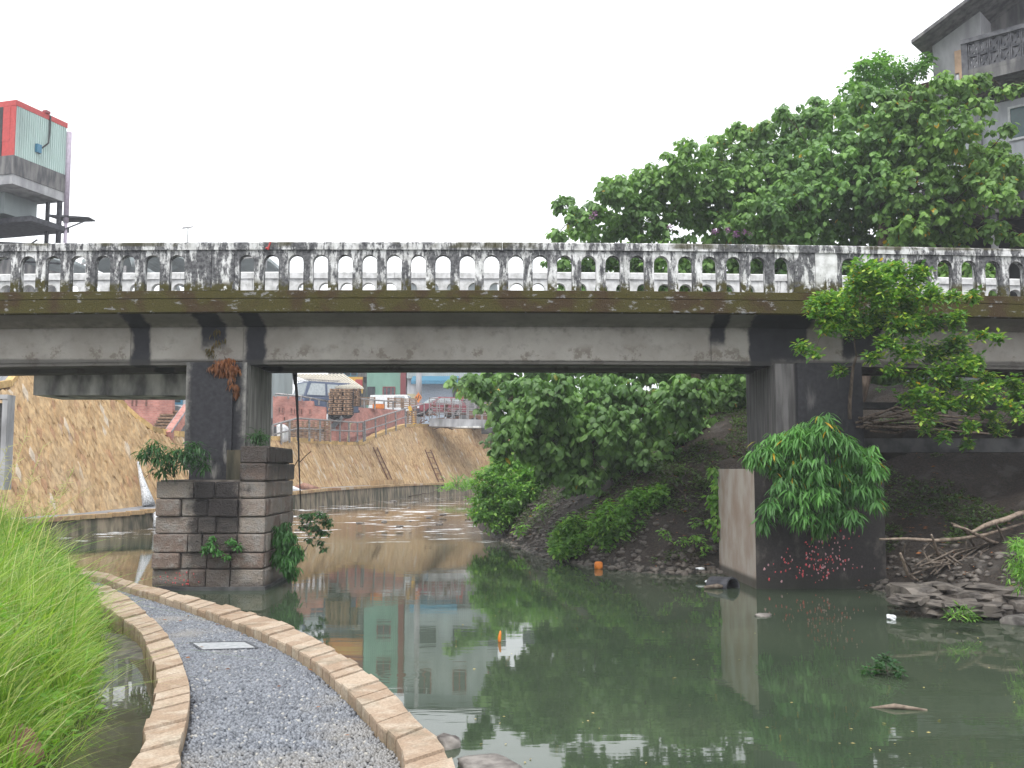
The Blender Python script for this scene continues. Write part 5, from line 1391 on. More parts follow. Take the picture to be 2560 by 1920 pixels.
plant('climbing_vine', 'bright green vine tangle on top of the flats beside the penthouse', 'vine', tuple(D(1940, 260, 28)), V1, 'leaf_vine', 'ell', .16, 9, .2, .04, None, (-.4, 1.2), .05)
# part hanging below the bridge, seen through the main span
B1 = DL([(1115, 845, 45), (1090, 880, 30), (1150, 900, 55), (1110, 940, 42), (1185, 850, 60), (1230, 900, 70), (1190, 960, 50), (1300, 860, 70), (1320, 930, 62), (1260, 985, 40), (1385, 880, 70), (1400, 940, 45), (1215, 1015, 26), (1480, 860, 65), (1490, 930, 45), (1085, 965, 18), (1330, 985, 25), (1040, 830, 26), (1020, 818, 18), (1290, 1030, 26), (1180, 1005, 30), (1240, 1035, 24), (1340, 1010, 28), (1385, 985, 28), (1430, 975, 30), (1150, 965, 34), (1460, 985, 22)], 23.5, 1.0)
plant('broadleaf_tree', 'broad-leaved tree drooping towards the water in the main span opening', 'tree', (4.6, 25.0, 3.2), B1, 'leaf_broad2', 'broad', .175, 10, .225, .13, (3.4, 24.4, 3.9), (.3, 1.35), .04)
B2 = DL([(1560, 850, 60), (1600, 890, 50), (1560, 930, 42), (1610, 830, 45), (1530, 990, 28), (1590, 960, 30), (1620, 930, 35)], 26, .6)
plant('broadleaf_tree', 'smaller shaded tree standing just left of the right pier column', 'tree', tuple(D(1560, 1030, 24.5)), B2, 'leaf_broad', 'broad', .15, 9, .24, .09, None, (.2, 1.3), .04)
random.seed(11)
# bank bushes in the main span
plant('bush', 'dense yellow-green bush at the water edge on the left tip of the right bank', 'bush', (-.3, 29.5, .1), DL([(1055, 1085, 34), (1065, 1040, 38), (1110, 1020, 45), (1110, 1075, 48), (1150, 1060, 42), (1170, 1020, 40), (1075, 1120, 25), (1130, 1110, 26), (1205, 1050, 34), (1095, 985, 30), (1035, 1110, 16), (1220, 1020, 34), (1150, 1120, 22)], 29, .8, 1.12), 'leaf_bush', 'ell', .15, 10, .155, .05, None, (-.2, 1.1), .06)
plant('bush', 'small low bush on the bare soil between the two larger bank bushes', 'bush', tuple(D(1190, 1125, 26.5)), DL([(1170, 1100, 18), (1198, 1098, 16), (1125, 1142, 14)], 26.5, .3), 'leaf_bush', 'ell', .15, 7, .22, .03, None, (-.2, 1), .04)
plant('bush', 'bright green bush spilling down to the water in the middle of the bank', 'bush', (1.6, 22.0, .3), DL([(1215, 1165, 24), (1240, 1140, 26), (1250, 1175, 26), (1290, 1165, 32), (1320, 1130, 36), (1340, 1165, 32), (1365, 1105, 34), (1385, 1140, 26), (1395, 1085, 22), (1420, 1065, 18), (1375, 1070, 14), (1300, 1195, 16), (1210, 1190, 14), (1270, 1195, 22), (1340, 1190, 18), (1400, 1115, 22)], 21.8, .5, 1.22), 'leaf_bush', 'ell', .125, 10, .115, .04, None, (-.3, 1.0), .06, keep=1.1)
plant('bush', 'sparse low bush on the soil slope left of the beige pier face', 'bush', tuple(D(1500, 1190, 20)), DL([(1470, 1165, 14), (1505, 1160, 18), (1520, 1180, 15), (1440, 1150, 12), (1500, 1130, 12)], 20, .3), 'leaf_bush', 'ell', .10, 6, .16, .02, None, (-.2, 1), .04, keep=.7)
plant('creeper', 'heart-leaved creeper hanging along the back edge of the beige pier face', 'creeper', tuple(D(1552, 1160, 19.6)), DL([(1552, 1045, 14), (1546, 1070, 16), (1552, 1095, 17), (1548, 1120, 15), (1555, 1145, 12), (1545, 1012, 10)], 19.8, .1), 'leaf_bush', 'ell', .14, 7, .15, .02, None, (.3, 1.3), .04)
plant('upstream_bush', 'distant bush hanging over the end of the ochre wall', 'bush', (2.5, 58, 1.5), DL([(1050, 860, 30), (1080, 900, 25), (1075, 1000, 24), (1010, 838, 20), (985, 822, 18), (1060, 950, 16)], 45, 1.0), 'leaf_broad', 'broad', .3, 8, .5, .12, None, (.1, 1.2), .05)
plant('water_plants', 'green reeds and weeds at the foot of the ochre wall beside the ripples', 'weeds', (-6.6, 60, .3), DL([(985, 1050, 14), (1005, 1058, 12), (962, 1062, 8), (1015, 1045, 9)], 56, 1.0), 'leaf_bush', 'long', .5, 8, .4, .03, None, (-1.2, -.2), .05)
plant('bush', 'dark undergrowth in the shade behind the drooping tree of the main span', 'bush', (3.2, 31, 1.8), [((2.2, 29.5, 2.3), .9), ((3.2, 31, 2.9), 1.1), ((1.6, 31.5, 2.3), .9), ((4.4, 32, 3.3), 1.2), ((2.6, 33.5, 3.2), 1.1), ((1.0, 34, 2.6), 1.0), ((3.0, 36, 4.2), 1.2), ((5.8, 33, 3.8), 1.3)], 'leaf_broad2', 'ell', .2, 8, .26, .06, None, (-.2, 1.2), .06)
plant('bush', 'straggly shrub on the slope between the bright bush and the beige pier face', 'bush', tuple(D(1480, 1080, 21.5)), DL([(1440, 1040, 22), (1480, 1020, 24), (1520, 1040, 20), (1460, 1090, 16), (1500, 1100, 16), (1530, 1080, 16), (1425, 1000, 20)], 21.8, .4), 'cover', 'ell', .12, 7, .17, .03, None, (-.2, 1.1), .05, keep=.8)
# fig shrub growing out of the right pier in front of the balustrade
F1 = DL([(1800, 665, 38), (1770, 655, 22), (1830, 650, 25), (1850, 700, 30), (1790, 705, 22), (1735, 748, 14), (1760, 765, 12), (1890, 600, 28), (1920, 590, 34), (1905, 640, 30), (1950, 620, 26), (1985, 590, 24), (1860, 580, 20), (1875, 620, 20), (2010, 640, 26), (2060, 640, 15), (2105, 640, 14), (2000, 700, 26), (1950, 700, 24), (1960, 760, 26), (2020, 760, 28), (2070, 740, 26), (2120, 725, 12), (2150, 728, 12), (2080, 790, 26), (2030, 810, 24), (1980, 820, 20), (2110, 780, 16), (1920, 745, 20), (1810, 800, 12), (1885, 770, 14),
        (2060, 690, 22), (1960, 860, 18), (2000, 900, 18), (2060, 870, 18), (2110, 850, 18), (2150, 850, 16), (2190, 830, 18), (2090, 920, 14), (2140, 900, 14), (2180, 880, 16), (2040, 940, 12), (2160, 930, 12), (2000, 930, 10), (2090, 960, 9), (2205, 855, 20), (2205, 900, 12), (1850, 620, 26), (1960, 660, 26), (1900, 680, 22), (2020, 870, 22), (1990, 850, 18), (2100, 880, 18), (2130, 820, 18), (1930, 800, 14), (2050, 830, 20)], 16.3, .35, 1.18)
plant('fig_shrub', 'glossy yellow-green fig shrub sprouting from the right pier over the balustrade', 'shrub', tuple(D(1836, 905, 16.85)), F1, 'leaf_ficus', 'ell', .11, 8, .125, .035, tuple(D(1850, 770, 16.5)), (-.7, .9), .04, shell=.1, keep=1.25, twigs=False)
# drooping willow-leaved shrub on the right pier base
Lg = DL([(1690, 950, 30), (1650, 980, 26), (1730, 945, 34), (1780, 935, 32), (1820, 960, 34), (1860, 985, 32), (1885, 1010, 22), (1700, 1000, 36), (1750, 1000, 40), (1800, 1020, 38), (1850, 1045, 32), (1700, 1050, 28), (1760, 1060, 34), (1820, 1090, 26), (1665, 1090, 18), (1730, 1105, 20), (1785, 1115, 18), (1770, 1135, 14), (1630, 985, 14), (1880, 1060, 18), (1735, 920, 16), (1780, 905, 14), (1895, 1085, 9), (1650, 1125, 9), (1700, 1100, 12), (1845, 1110, 14)], 16.3, .25)
plant('willow_leaved_shrub', 'rounded shrub of long drooping leaves covering the top of the right pier base', 'shrub', tuple(D(1780, 1010, 17.0)), Lg, 'leaf_long', 'long', .215, 12, .125, .03, None, (.2, 1.25), .03, keep=1.0, stalk=.15)
# plants on the left pier
plant('pier_shrub', 'dark green shrub on the left shoulder of the left pier', 'shrub', tuple(D(375, 1030, 17.0)), DL([(330, 965, 20), (310, 975, 14), (350, 985, 24), (380, 970, 20), (400, 985, 22), (430, 970, 13), (440, 1003, 12), (365, 1005, 16), (345, 1020, 10), (410, 960, 10)], 16.7, .15), 'leaf_dark', 'long', .17, 9, .15, .02, None, (-.3, 1.0), .03, stalk=.3)
plant('fern', 'small dark fern clump on the stone shoulder at the foot of the left column', 'fern', tuple(D(560, 962, 17.3)), DL([(552, 948, 12), (566, 952, 12), (558, 938, 9)], 17.4, .1), 'leaf_dark', 'long', .12, 10, .10, .01, None, (-.6, .8), .02)
plant('fern', 'bright green fern curtain hanging on the stream side of the left pier', 'fern', tuple(D(620, 1130, 17.4)), DL([(612, 1140, 16), (622, 1160, 18), (618, 1185, 20), (628, 1210, 17), (632, 1232, 10), (606, 1165, 12), (605, 1200, 12), (640, 1185, 14)], 17.3, .12), 'leaf_fern', 'long', .15, 12, .085, .015, None, (.4, 1.3), .02, stalk=.2)
plant('pier_shrub', 'sparse dark shrub leaning over the water right of the left pier', 'shrub', tuple(D(645, 1215, 17.3)), DL([(662, 1115, 12), (690, 1110, 10), (705, 1125, 12), (680, 1140, 12), (700, 1150, 8), (655, 1135, 9), (668, 1165, 7), (690, 1170, 6), (700, 1185, 5)], 17.5, .12), 'leaf_dark', 'ell', .09, 7, .09, .018, None, (-.2, 1.1), .02)
plant('wall_weed', 'small creeping weeds on the dark stones at the front of the left pier', 'weed', tuple(D(480, 1190, 16.75)), DL([(455, 1175, 9), (470, 1190, 7), (445, 1185, 7), (500, 1168, 8), (515, 1180, 6), (490, 1200, 5), (460, 1160, 5)], 16.72, .03), 'leaf_fern', 'ell', .075, 6, .075, .008, None, (.2, 1.2), .02, twigs=False)
plant('dry_fern', 'rust-brown dead fern hanging on the head of the left pier column', 'fern', tuple(D(485, 770, 17.55)), DL([(470, 785, 12), (490, 778, 12), (505, 790, 10), (480, 795, 9), (500, 810, 7), (506, 828, 6), (510, 845, 5), (495, 800, 6)], 17.5, .04), 'leaf_dry', 'long', .12, 10, .055, .01, None, (.7, 1.5), .02, twigs=False)
plant('hanging_moss', 'brownish green hanging weed on the girder above the left pier', 'weed', tuple(D(465, 715, 17.7)), DL([(458, 720, 9), (465, 740, 9), (455, 755, 8), (480, 730, 6), (462, 765, 6), (470, 710, 6)], 17.72, .03), 'leaf_moss', 'long', .1, 8, .06, .008, None, (.7, 1.5), .02, twigs=False)
plant('water_weed', 'small leafy weed floating in the pool at the right', 'weed', tuple(D(1918, 1452, 9.8)), DL([(1895, 1438, 9), (1915, 1425, 9), (1930, 1440, 9), (1945, 1450, 6), (1900, 1450, 7), (1870, 1447, 5)], 9.9, .15, 1.1), 'leaf_dark', 'ell', .06, 6, .06, .008, None, (-.6, .8), .01, twigs=False)
plant('bank_weed', 'green weed at the water edge beside the pale boulder at the right', 'weed', tuple(D(2075, 1345, 12.6)), DL([(2060, 1330, 10), (2085, 1325, 12), (2105, 1335, 8)], 12.6, .15), 'leaf_bush', 'long', .11, 8, .09, .008, None, (-1.1, .2), .01, twigs=False)
plant('edge_bush', 'light green feathery bush cut by the right edge above the slabs', 'bush', tuple(D(2220, 1290, 12.6)), DL([(2208, 1180, 22), (2200, 1215, 20), (2215, 1250, 26), (2240, 1190, 34), (2240, 1240, 34)], 12.8, .2), 'leaf_bush', 'long', .12, 9, .11, .02, None, (-.8, 1.0), .02)
# greenery behind the right span
plant('background_bush', 'sunlit bushes glimpsed under the right-hand span', 'bush', (12.5, 27.0, 3.0), DL([(2030, 845, 30), (2090, 840, 30), (2150, 835, 34), (1960, 850, 34), (1900, 860, 30), (2060, 910, 30), (2160, 920, 30)], 25.5, .8), 'leaf_vine', 'ell', .2, 8, .34, .05, None, (-.2, 1.2), .05)
plant('thicket_tree', 'shaded green thicket filling the gap behind the broad-leaved trees', 'tree', (9, 36, 4.2), DL([(1080, 800, 40), (1180, 780, 60), (1300, 770, 70), (1420, 760, 80), (1540, 760, 85), (1600, 860, 70), (1500, 840, 60), (1660, 760, 80), (1780, 760, 80), (1900, 770, 80), (2020, 770, 80), (2140, 770, 85), (1960, 860, 60), (2080, 860, 60), (2190, 870, 60), (1250, 640, 45), (1350, 600, 60), (1500, 590, 70), (1650, 580, 70), (1800, 590, 70), (1950, 590, 70), (2090, 580, 70), (1700, 500, 60)], 33, 1.5), 'leaf_broad2', 'broad', .3, 9, .36, .16, None, (.1, 1.3), .06, twigs=False)
# pink blossoms in the left tree
pk = DL([(1285, 462, 5), (1278, 470, 4), (1545, 500, 7), (1572, 497, 6), (1590, 507, 7), (1608, 500, 5), (1448, 492, 4), (1620, 505, 4)], 24.6, .1)
cs = lobe_pts(pk, .07, .2); V, Lp = clusters(cs, 5, 'ell', .06, -.6, .8, .02)
o = mesh_obj('pink_blossoms', V, (Lp, np.arange(len(Lp) // 3) * 3, np.full(len(Lp) // 3, 3)), flat('pink_blossom', (.45, .22, .42)), None, False, True); o['kind'] = 'stuff'
# low ground cover scattered over the soil bank
gx = []
for i in range(24000):
    x, y = random.uniform(-1, 9), random.uniform(17, 33); d = seg_dist(x, y, RB)
    if d < .35 or d > 6: continue
    if mnoise.noise(Vector((x * .9, y * .9, 5))) < -.12: continue
    gx.append((x, y, rbz(x, y) + .02))
V, Lp = clusters(np.array(gx), 4, 'ell', .085, -.8, .6, .03)
o = mesh_obj('ground_cover', V, (Lp, np.arange(len(Lp) // 3) * 3, np.full(len(Lp) // 3, 3)), M['cover'], None, False, True); o['kind'] = 'stuff'
# fallen leaves and litter on the bank
gx = []
for i in range(1500):
    x, y = random.uniform(-1, 9), random.uniform(13, 28); d = seg_dist(x, y, RB)
    if .1 < d < 5: gx.append((x, y, rbz(x, y) + .03))
V, Lp = clusters(np.array(gx), 1, 'ell', .09, -.2, .2, .0)
o = mesh_obj('fallen_leaves', V, (Lp, np.arange(len(Lp) // 3) * 3, np.full(len(Lp) // 3, 3)), M['leaf_dry'], None, False, True); o['kind'] = 'stuff'
print('leaves', LEAFN[0])

# ------------------------------------------------------------------ foreground grass
def blades(n, region, hmin, hmax, wmin, wmax, m, name, seg=5, bend=.55, clump=True):
    pts = []
    while len(pts) < n:
        y = random.uniform(3.6, 16.5) if random.random() < .6 else random.uniform(3.6, 10); x = random.uniform(-10, -1.5)
        d = -seg_dist(x, y, LB)
        if not region(d, x, y): continue
        if abs(x / y) > .60: continue
        pts.append((x, y, lbz(x, y) - .02, d))
    P = np.array(pts); n = len(P)
    h = rng.uniform(hmin, hmax, n) * (.82 + 1.0 * np.array([mnoise.noise(Vector((p[0] * 1.3, p[1] * 1.3, 2))) for p in pts]))
    h *= np.clip(.65 + P[:, 3] * .9, .4, 1) * rng.uniform(.7, 1.25, n)
    w = rng.uniform(wmin, wmax, n); cn_ = np.array([mnoise.noise(Vector((p[0] * 1.9, p[1] * 1.9, 7))) for p in pts]); a = rng.uniform(-1.6, 1.6, n) + cn_ * 5; bn = np.abs(rng.normal(bend, .35, n)) * h
    dirx, diry = np.cos(a), np.sin(a); t = np.linspace(0, 1, seg + 1)
    px = P[:, 0:1] + dirx[:, None] * bn[:, None] * t ** 2; py = P[:, 1:2] + diry[:, None] * bn[:, None] * t ** 2
    pz = P[:, 2:3] + h[:, None] * (t - .38 * np.minimum(1.6, bn / h)[:, None] * t ** 2.4)
    wd_ = w[:, None] * (1 - t ** 1.8) * .5 + .0004
    ta = rng.uniform(-1.2, 1.2, n); sxv, syv = -np.sin(ta), np.cos(ta)
    sxv, syv = np.cos(ta), np.sin(ta) * .5
    L_ = np.stack([px - sxv[:, None] * wd_, py - syv[:, None] * wd_, pz], -1); R_ = np.stack([px + sxv[:, None] * wd_, py + syv[:, None] * wd_, pz], -1)
    V = np.stack([L_, R_], 2).reshape(n, -1, 3); k = V.shape[1]
    F = []
    for i in range(seg): F += [(2 * i, 2 * i + 1, 2 * i + 3, 2 * i + 2)]
    F = np.array(F); Lp = (F[None] + (np.arange(n) * k)[:, None, None]).ravel(); nf = n * seg
    o = mesh_obj(name, V.reshape(-1, 3), (Lp, np.arange(nf) * 4, np.full(nf, 4)), M[m], None, True, True); o['kind'] = 'stuff'
    return P
blades(17000, lambda d, x, y: d > .0 and mnoise.noise(Vector((x * 2.4, y * 2.4, 1))) > -.08, .22, .62, .005, .014, 'grass', 'grass')
blades(11000, lambda d, x, y: d > .02, .15, .38, .006, .016, 'grassdark', 'undergrowth_grass', bend=.4)
blades(500, lambda d, x, y: d > .1, .4, .8, .016, .03, 'grassdark', 'broad_reeds', bend=.7)
blades(2600, lambda d, x, y: d > .0, .5, .95, .006, .015, 'grass', 'tall_grass', bend=.85)
blades(1500, lambda d, x, y: d > .0, .2, .6, .004, .009, 'straw', 'dead_grass', bend=1.0)
Pt = blades(110, lambda d, x, y: d > .4 and y > 5, .75, 1.1, .003, .005, 'seed', 'grass_stems', bend=.55)
# broad clover-like leaves low in the grass
gx = []
while len(gx) < 2600:
    x, y = random.uniform(-7, -1.6), random.uniform(3.8, 15); d = -seg_dist(x, y, LB)
    if .05 < d < 2.2 and abs(x / y) < .6: gx.append((x, y, lbz(x, y) + random.uniform(.05, .3)))
V, Lp = clusters(np.array(gx), 4, 'ell', .085, -.5, .7, .03)
o = mesh_obj('grass_weeds', V, (Lp, np.arange(len(Lp) // 3) * 3, np.full(len(Lp) // 3, 3)), M['grassdark'], None, False, True); o['kind'] = 'stuff'
# feathery seed heads drawn against the wall
V = []; 
base = [D(x, y, 9.5) for x, y in ((95, 960), (140, 1040), (60, 930), (30, 1000), (120, 1075), (75, 1030), (160, 1010), (20, 960))]
sh_ = MB()
for i, b in enumerate(base):
    root = Vector((b.x - .15, 9.2, 1.1)); pts = [root.lerp(b, t) + Vector((0, 0, .12 * math.sin(math.pi * t))) for t in (0, .25, .5, .75, 1)]
    sh_.tube(pts, [.004, .0035, .003, .0025, .0015], 4, False)
    for q in range(16):
        a = pts[2].lerp(pts[4], .15 + .85 * q / 16); dd = Vector((random.uniform(-.09, .09), random.uniform(-.09, .09), random.uniform(-.02, .07)))
        sh_.tube([a, a + dd], [.0035, .0015], 3, False)
o = sh_.build('grass_seed_heads', M['seed'], None, False, True); o['kind'] = 'stuff'

# ================================================================== STONES, STICKS, LITTER
def rock(name, c, r, m, label, cat='rock', sc_=(1, 1, .7), seed=0, group=None, sub=2, parent=None, sharp=.28):
    import bmesh
    bm = bmesh.new(); bmesh.ops.create_icosphere(bm, subdivisions=sub, radius=1)
    rnd = random.Random(seed); off = Vector((rnd.uniform(0, 50), rnd.uniform(0, 50), seed))
    rot = Matrix.Rotation(rnd.uniform(0, 6.28), 3, 'Z')
    for v in bm.verts:
        if sharp > .5: v.co += Vector([mnoise.noise(v.co * 2.6 + off + Vector((a, 0, 0))) for a in (0, 9, 17)]) * .3
        d = 1 + sharp * mnoise.noise(v.co * 1.3 + off) * 1.6 + .1 * mnoise.noise(v.co * 4 + off)
        q = v.co * d
        q = Vector([max(-.82, min(.82, a)) for a in q])
        q = rot @ Vector((q.x * sc_[0], q.y * sc_[1], q.z * sc_[2])); v.co = q * r + Vector(c)
    vs = [tuple(v.co) for v in bm.verts]; fs = [tuple(v.index for v in f.verts) for f in bm.faces]; bm.free()
    o = mesh_obj(name, vs, fs, M[m], parent, sub > 2 and sharp < .5, parent is None)
    return prop(o, label, cat, group) if parent is None else o
def gz(x, y, z=0): p = G(x * S, y * S, z); return (p.x, p.y, z)
rock('rock', gz(967, 1612), .11, 'rock', 'grey stone standing in the water beside the near right kerb', sc_=(1, .9, .85), seed=3, sub=3)
rock('rock', gz(1060, 1664), .22, 'rock', 'flat wet stone cut by the bottom edge right of the kerb', sc_=(1.5, 1, .25), seed=5, sub=3)
rock('rock', D(-5, 1640, 5.9), .26, 'redrock', 'reddish boulder in the grass at the bottom left corner', sc_=(1, 1, .8), seed=8, sub=3)
rock('rock', gz(2200, 1345), .24, 'rock', 'pale boulder in the water at the right edge below the slabs', sc_=(1.3, 1, .5), seed=9, sub=3)
rock('rock', gz(1648, 1330), .12, 'rock', 'small flat stone just breaking the water in front of the right pier', sc_=(1.4, 1, .3), seed=12, sub=3)
lab = 0
for i, (x, y, r) in enumerate(((1985, 1283, .42), (2045, 1275, .40), (2095, 1290, .34), (2140, 1280, .42), (2190, 1290, .38), (2010, 1308, .3), (2075, 1312, .32), (2130, 1315, .3), (2180, 1318, .26), (1960, 1296, .25), (2220, 1300, .35))):
    g = D(x, y, 14.4 - (y - 1280) * .02 + random.uniform(-.2, .2)); rock('slab_rock', (g.x, g.y, max(.02, g.z)), r, 'darkrock', 'dark broken rock slab at the water edge under the right-hand span', 'rock', (1.3, .9, .34), 20 + i, 'broken slabs at the right water edge', 3, None, .62)
for i in range(40):
    if sum(1 for q in C.objects if q.name.startswith('bank_stone')) >= 18: break
    t = random.random() * 9.4; j = int(t) + 3; a, b = RB[min(j, len(RB) - 2)], RB[min(j + 1, len(RB) - 1)]; f = random.random()
    x, y = lerp(a[0], b[0], f) + random.uniform(-.3, .25), lerp(a[1], b[1], f) + random.uniform(-.2, .2)
    if y < 14: continue
    rock('bank_stone', (x, y, .03), random.uniform(.05, .15), 'darkrock', 'dark muddy stone lying along the water line of the right bank', 'stone', (1.2, 1, .6), 60 + i, 'muddy stones along the right water line')
for i in range(22):
    px = random.uniform(700, 1170); py = random.uniform(1235, 1330); z = .36 if py < 1260 else .2; p = G(px, py, wz(0, 2 * FOC / (py - 1175)))
    rock('stream_stone', tuple(p), random.uniform(.05, .16) * (p.y / 40), 'rock', 'small stone breaking the ripples upstream of the bridge', 'stone', (1.5, 1, .5), 120 + i, 'stones in the upstream ripples')
for i, (x, y, z_, r, m_, lb_) in enumerate(((252, 1425, .02, .08, 'redrock', 'reddish stone in the shallow ditch beside the left kerb'), (262, 1412, .03, .06, 'rock', 'grey stone in the shallow ditch behind the reddish one'), (228, 1400, .03, .1, 'mud', 'muddy lump in the ditch near the grass'), (205, 1540, .03, .13, 'mud', 'muddy lump in the ditch beside the bright water patch'))):
    rock('ditch_stone', gz(x, y, z_), r, m_, lb_, 'stone', (1.2, 1, .6), 180 + i)
# clods of mud and gravel along the right water line, too many to count
import bmesh
cb_ = bmesh.new(); bmesh.ops.create_icosphere(cb_, subdivisions=1, radius=1); cv = np.array([tuple(v.co) for v in cb_.verts]); cf = np.array([[v.index for v in f.verts] for f in cb_.faces]); cb_.free()
cl = []
while len(cl) < 2600:
    x, y = random.uniform(-1.5, 9), random.uniform(12, 31); d = seg_dist(x, y, RB)
    if -.05 < d < 1.6 and random.random() < math.exp(-max(0, d) * 1.6): cl.append((x, y, rbz(x, y)))
cl = np.array(cl); n = len(cl); s_ = rng.uniform(.015, .075, n) ** 1.0
V = cv[None] * (s_[:, None, None] * rng.uniform(.6, 1.4, (n, 1, 3)) * np.array([1.2, 1, .6])) * rng.uniform(.75, 1.25, (n, len(cv), 1)) + cl[:, None, :]
Lp = (cf[None] + (np.arange(n) * len(cv))[:, None, None]).ravel(); nf = n * len(cf)
o = mesh_obj('mud_clods', V.reshape(-1, 3), (Lp, np.arange(nf) * 3, np.full(nf, 3)), M['darkrock'], None, False, True); o['kind'] = 'stuff'
# a few blown leaves lying on the path
gx = []
for i in range(46):
    t_ = random.uniform(.35, .95); a_, b_ = frac(A, t_), frac(B, t_); q_ = a_.lerp(b_, random.random()); gx.append((q_.x, q_.y, ZP + .022))
V, Lp = clusters(np.array(gx), 1, 'ell', .05, -.1, .1, .0)
o = mesh_obj('path_leaves', V, (Lp, np.arange(len(Lp) // 3) * 3, np.full(len(Lp) // 3, 3)), M['leaf_dry'], None, False, True); o['kind'] = 'stuff'
# drifting leaves and scum specks on the pool
gx = [tuple(G(random.uniform(1100, 2560), 1480 + 430 * random.random() ** 1.4, .006)) for _ in range(70)]
V, Lp = clusters(np.array(gx), 1, 'ell', .035, -.02, .02, .0, stalk=0)
V[:, 2] = np.clip(V[:, 2], .004, .012)
o = mesh_obj('drifting_leaves', V, (Lp, np.arange(len(Lp) // 3) * 3, np.full(len(Lp) // 3, 3)), M['straw'], None, False, True); o['kind'] = 'stuff'
# litter
rock('white_bag', gz(1925, 1334, .02), .07, 'plastic', 'crumpled white plastic bag floating in the pool in front of the slabs', 'bag', (1.4, 1, .6), 200, sub=3, sharp=.5)
rock('pink_ball', gz(1293, 1222, .06), .10, 'orange', 'salmon-orange ball at the water edge below the bright bush', 'ball', (1, 1, 1), 201, sub=3, sharp=.08)
c = gz(1079, 1386, 0); m = MB(); m.tube([(c[0], c[1], -.04), (c[0], c[1], .04), (c[0] + .008, c[1], .10), (c[0] + .01, c[1], .125)], [.016, .02, .014, .006], 8); m.solo('fishing_float', M['orange'], 'small orange-red float standing upright in the middle of the pool', 'float', smooth=True)
for i, (x, y, lb_) in enumerate(((1524, 1199, 'scrap of white litter higher on the mud left of the beige pier face'), (1512, 1228, 'scrap of white litter low on the mud left of the beige pier face'), (1530, 1256, 'scrap of white litter beside the sunken pipe'))):
    rock('litter', gz(x, y, .16 if i < 2 else .05), .07, 'plastic', lb_, 'litter', (1.4, 1, .35), 210 + i)
# sunken pipe end at the foot of the beige face
pc = Vector(gz(1572, 1268, .02)); dr = Vector((.55, -.8, .05)).normalized()
t = thing('drain_pipe', 'broken black pipe end lying in the water at the foot of the beige pier face', 'pipe', tuple(pc))
pts = [pc - dr * .35, pc + dr * .12]
m = MB(); ro, ri_ = .17, .145
for k_, (rr2, sgn) in enumerate(((ro, 1), (ri_, -1))): m.tube(pts, rr2, 16, False)
n_ = 16; b = 0
for i in range(n_): m.f.append((n_ + i, n_ + (i + 1) % n_, 2 * n_ + n_ + (i + 1) % n_, 2 * n_ + n_ + i))
m.build('pipe_shell', M['darkmetal'], t, False)
mb = MB(); mb.tube([pc + Vector((-.42, -.1, .0)), pc + Vector((-.2, -.12, .03)), pc + Vector((-.05, -.1, .01))], [.03, .045, .02], 6); mb.solo('driftwood', M['stick'], 'short pale driftwood against the sunken pipe', 'driftwood', smooth=True)
c = Vector(gz(1933, 1529, .01)); MB().tube([c + Vector((-.2, .06, -.02)), c + Vector((0, 0, .015)), c + Vector((.25, -.05, -.01))], [.01, .022, .012], 6).solo('floating_stick', M['stick'], 'thin stick floating in the right half of the pool', 'stick', smooth=True)
# dead branches caught under the right span
br_ = [((1900, 1165), (2020, 1168), (2130, 1155), (2212, 1130), 'long grey branch running to the right edge, lower of the long pair', .03), ((2100, 1150), (2150, 1128), (2200, 1110), (2240, 1100), 'thick grey branch rising to the right edge above the others', .045),
       ((2055, 1130), (2090, 1150), (2105, 1180), (2115, 1215), 'curved grey branch crossing the long ones near the middle', .028), ((2012, 1155), (2022, 1185), (2035, 1215), (2040, 1222), 'short upright branch left of the middle', .024),
       ((2060, 1135), (2110, 1155), (2160, 1175), (2215, 1195), 'grey branch sloping down to the right edge', .03), ((2150, 1130), (2165, 1160), (2180, 1190), (2190, 1200), 'short forked branch at the right', .022),
       ((1945, 1195), (1960, 1240), (1990, 1258), (2060, 1240), 'bent brown branch looping at the left end of the heap', .03), ((2080, 1240), (2130, 1235), (2180, 1228), (2215, 1222), 'straight pale bamboo cane above the rock slabs', .022), ((1955, 1175), (1950, 1205), (1965, 1225), (1975, 1250), 'thin upright twig at the left end of the heap', .018)]
for i, (a, b, c_, d, lb_, r) in enumerate(br_):
    Yb = 15.2 if 'cane' in lb_ else 15.9
    pts = [D(*q, Yb + .25 * k + .1 * (i % 3)) for k, q in enumerate((a, b, c_, d))]
    if 'sloping' not in lb_ and 'upright' not in lb_: pass
    o = MB().tube([pts[0]] + [pts[0].lerp(pts[1], .5) + Vector((0, 0, .02)), pts[1], pts[1].lerp(pts[2], .5) + Vector((0, 0, -.015)), pts[2], pts[3]], [r * .6, r * .8, r, r * .95, r * .9, r * .5], 7).solo('dead_branch', M['stick'], lb_, 'branch', 'dead branches washed up under the right span', True)
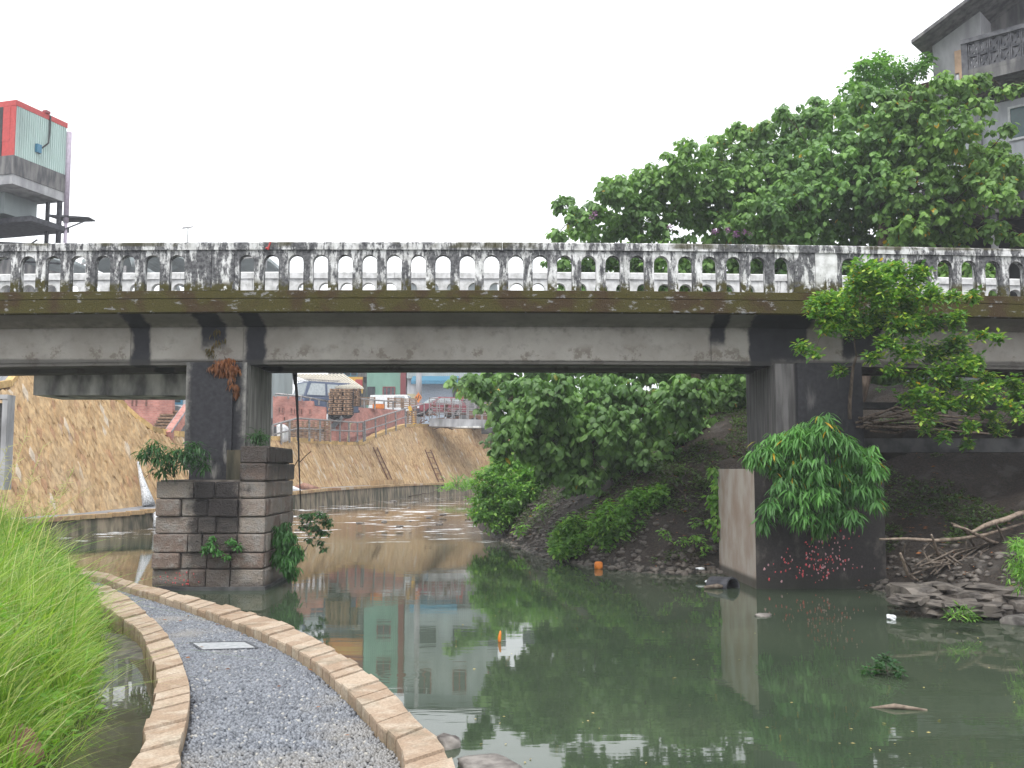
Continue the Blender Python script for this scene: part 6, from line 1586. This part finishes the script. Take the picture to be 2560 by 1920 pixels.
# brown root mat / nets
mb = MB()
for i in range(40):
    a = D(random.uniform(1965, 2150), random.uniform(1215, 1255), 15.9); b = D(random.uniform(2000, 2190), random.uniform(1165, 1220), 16.6)
    mb.tube([a, a.lerp(b, .5) + Vector((random.uniform(-.15, .15), 0, random.uniform(-.1, .12))), b], [.014, .02, .008], 4)
o = mb.build('root_tangle', M['stick'], None, True, True); o['kind'] = 'stuff'
# roots and boards behind the fig shrub
mb = MB()
for i in range(12):
    a = D(random.uniform(1840, 1900), random.uniform(900, 935), 17.3); b = D(random.uniform(1950, 2210), random.uniform(870, 950), 18.6)
    mb.tube([a, a.lerp(b, .4) + Vector((0, 0, random.uniform(-.1, .2))), a.lerp(b, .75) + Vector((0, 0, random.uniform(-.1, .1))), b], [.02, .025, .016, .008], 5)
o = mb.build('aerial_roots', M['bark'], None, True, True); o['kind'] = 'stuff'
rock('clay_pot', D(2130, 838, 19.2), .17, 'redrock', 'orange-brown clay lump sitting on the lower beam at the right', 'pot', (1, 1, 1.1), 230, sub=3, sharp=.3)
rock('car_oddment', D(2, 2, 5), .001, 'rock', 'x', 'rock') if False else None

ORD = ['leftmost', 'second from the left', 'third from the left', 'fourth from the left', 'fifth from the left', 'sixth from the left', 'seventh from the left', 'eighth from the left', 'ninth from the left', 'tenth from the left']
ORDR = ['rightmost', 'second from the right', 'third from the right', 'fourth from the right', 'fifth from the right', 'sixth from the right', 'seventh from the right', 'eighth from the right', 'ninth from the right', 'tenth from the right', 'eleventh from the right', 'twelfth from the right']
for grp in ('broken slabs at the right water edge', 'muddy stones along the right water line', 'stones in the upstream ripples', 'loose stone blocks on the far walk'):
    obs = sorted([o for o in C.objects if o.parent is None and o.get('group') == grp], key=lambda o: o.location.x / max(1, o.location.y))
    n = len(obs)
    for i, o in enumerate(obs):
        w = ORD[i] if i < min(10, (n + 1) // 2) else ORDR[n - 1 - i]
        o['label'] = {'broken slabs at the right water edge': 'dark broken rock slab under the right span, %s of its row', 'muddy stones along the right water line': 'dark muddy stone on the right bank water line, %s', 'stones in the upstream ripples': 'small stone in the upstream ripples, %s of them', 'loose stone blocks on the far walk': 'loose ochre block on the far walk below the ladder, %s'}[grp] % w
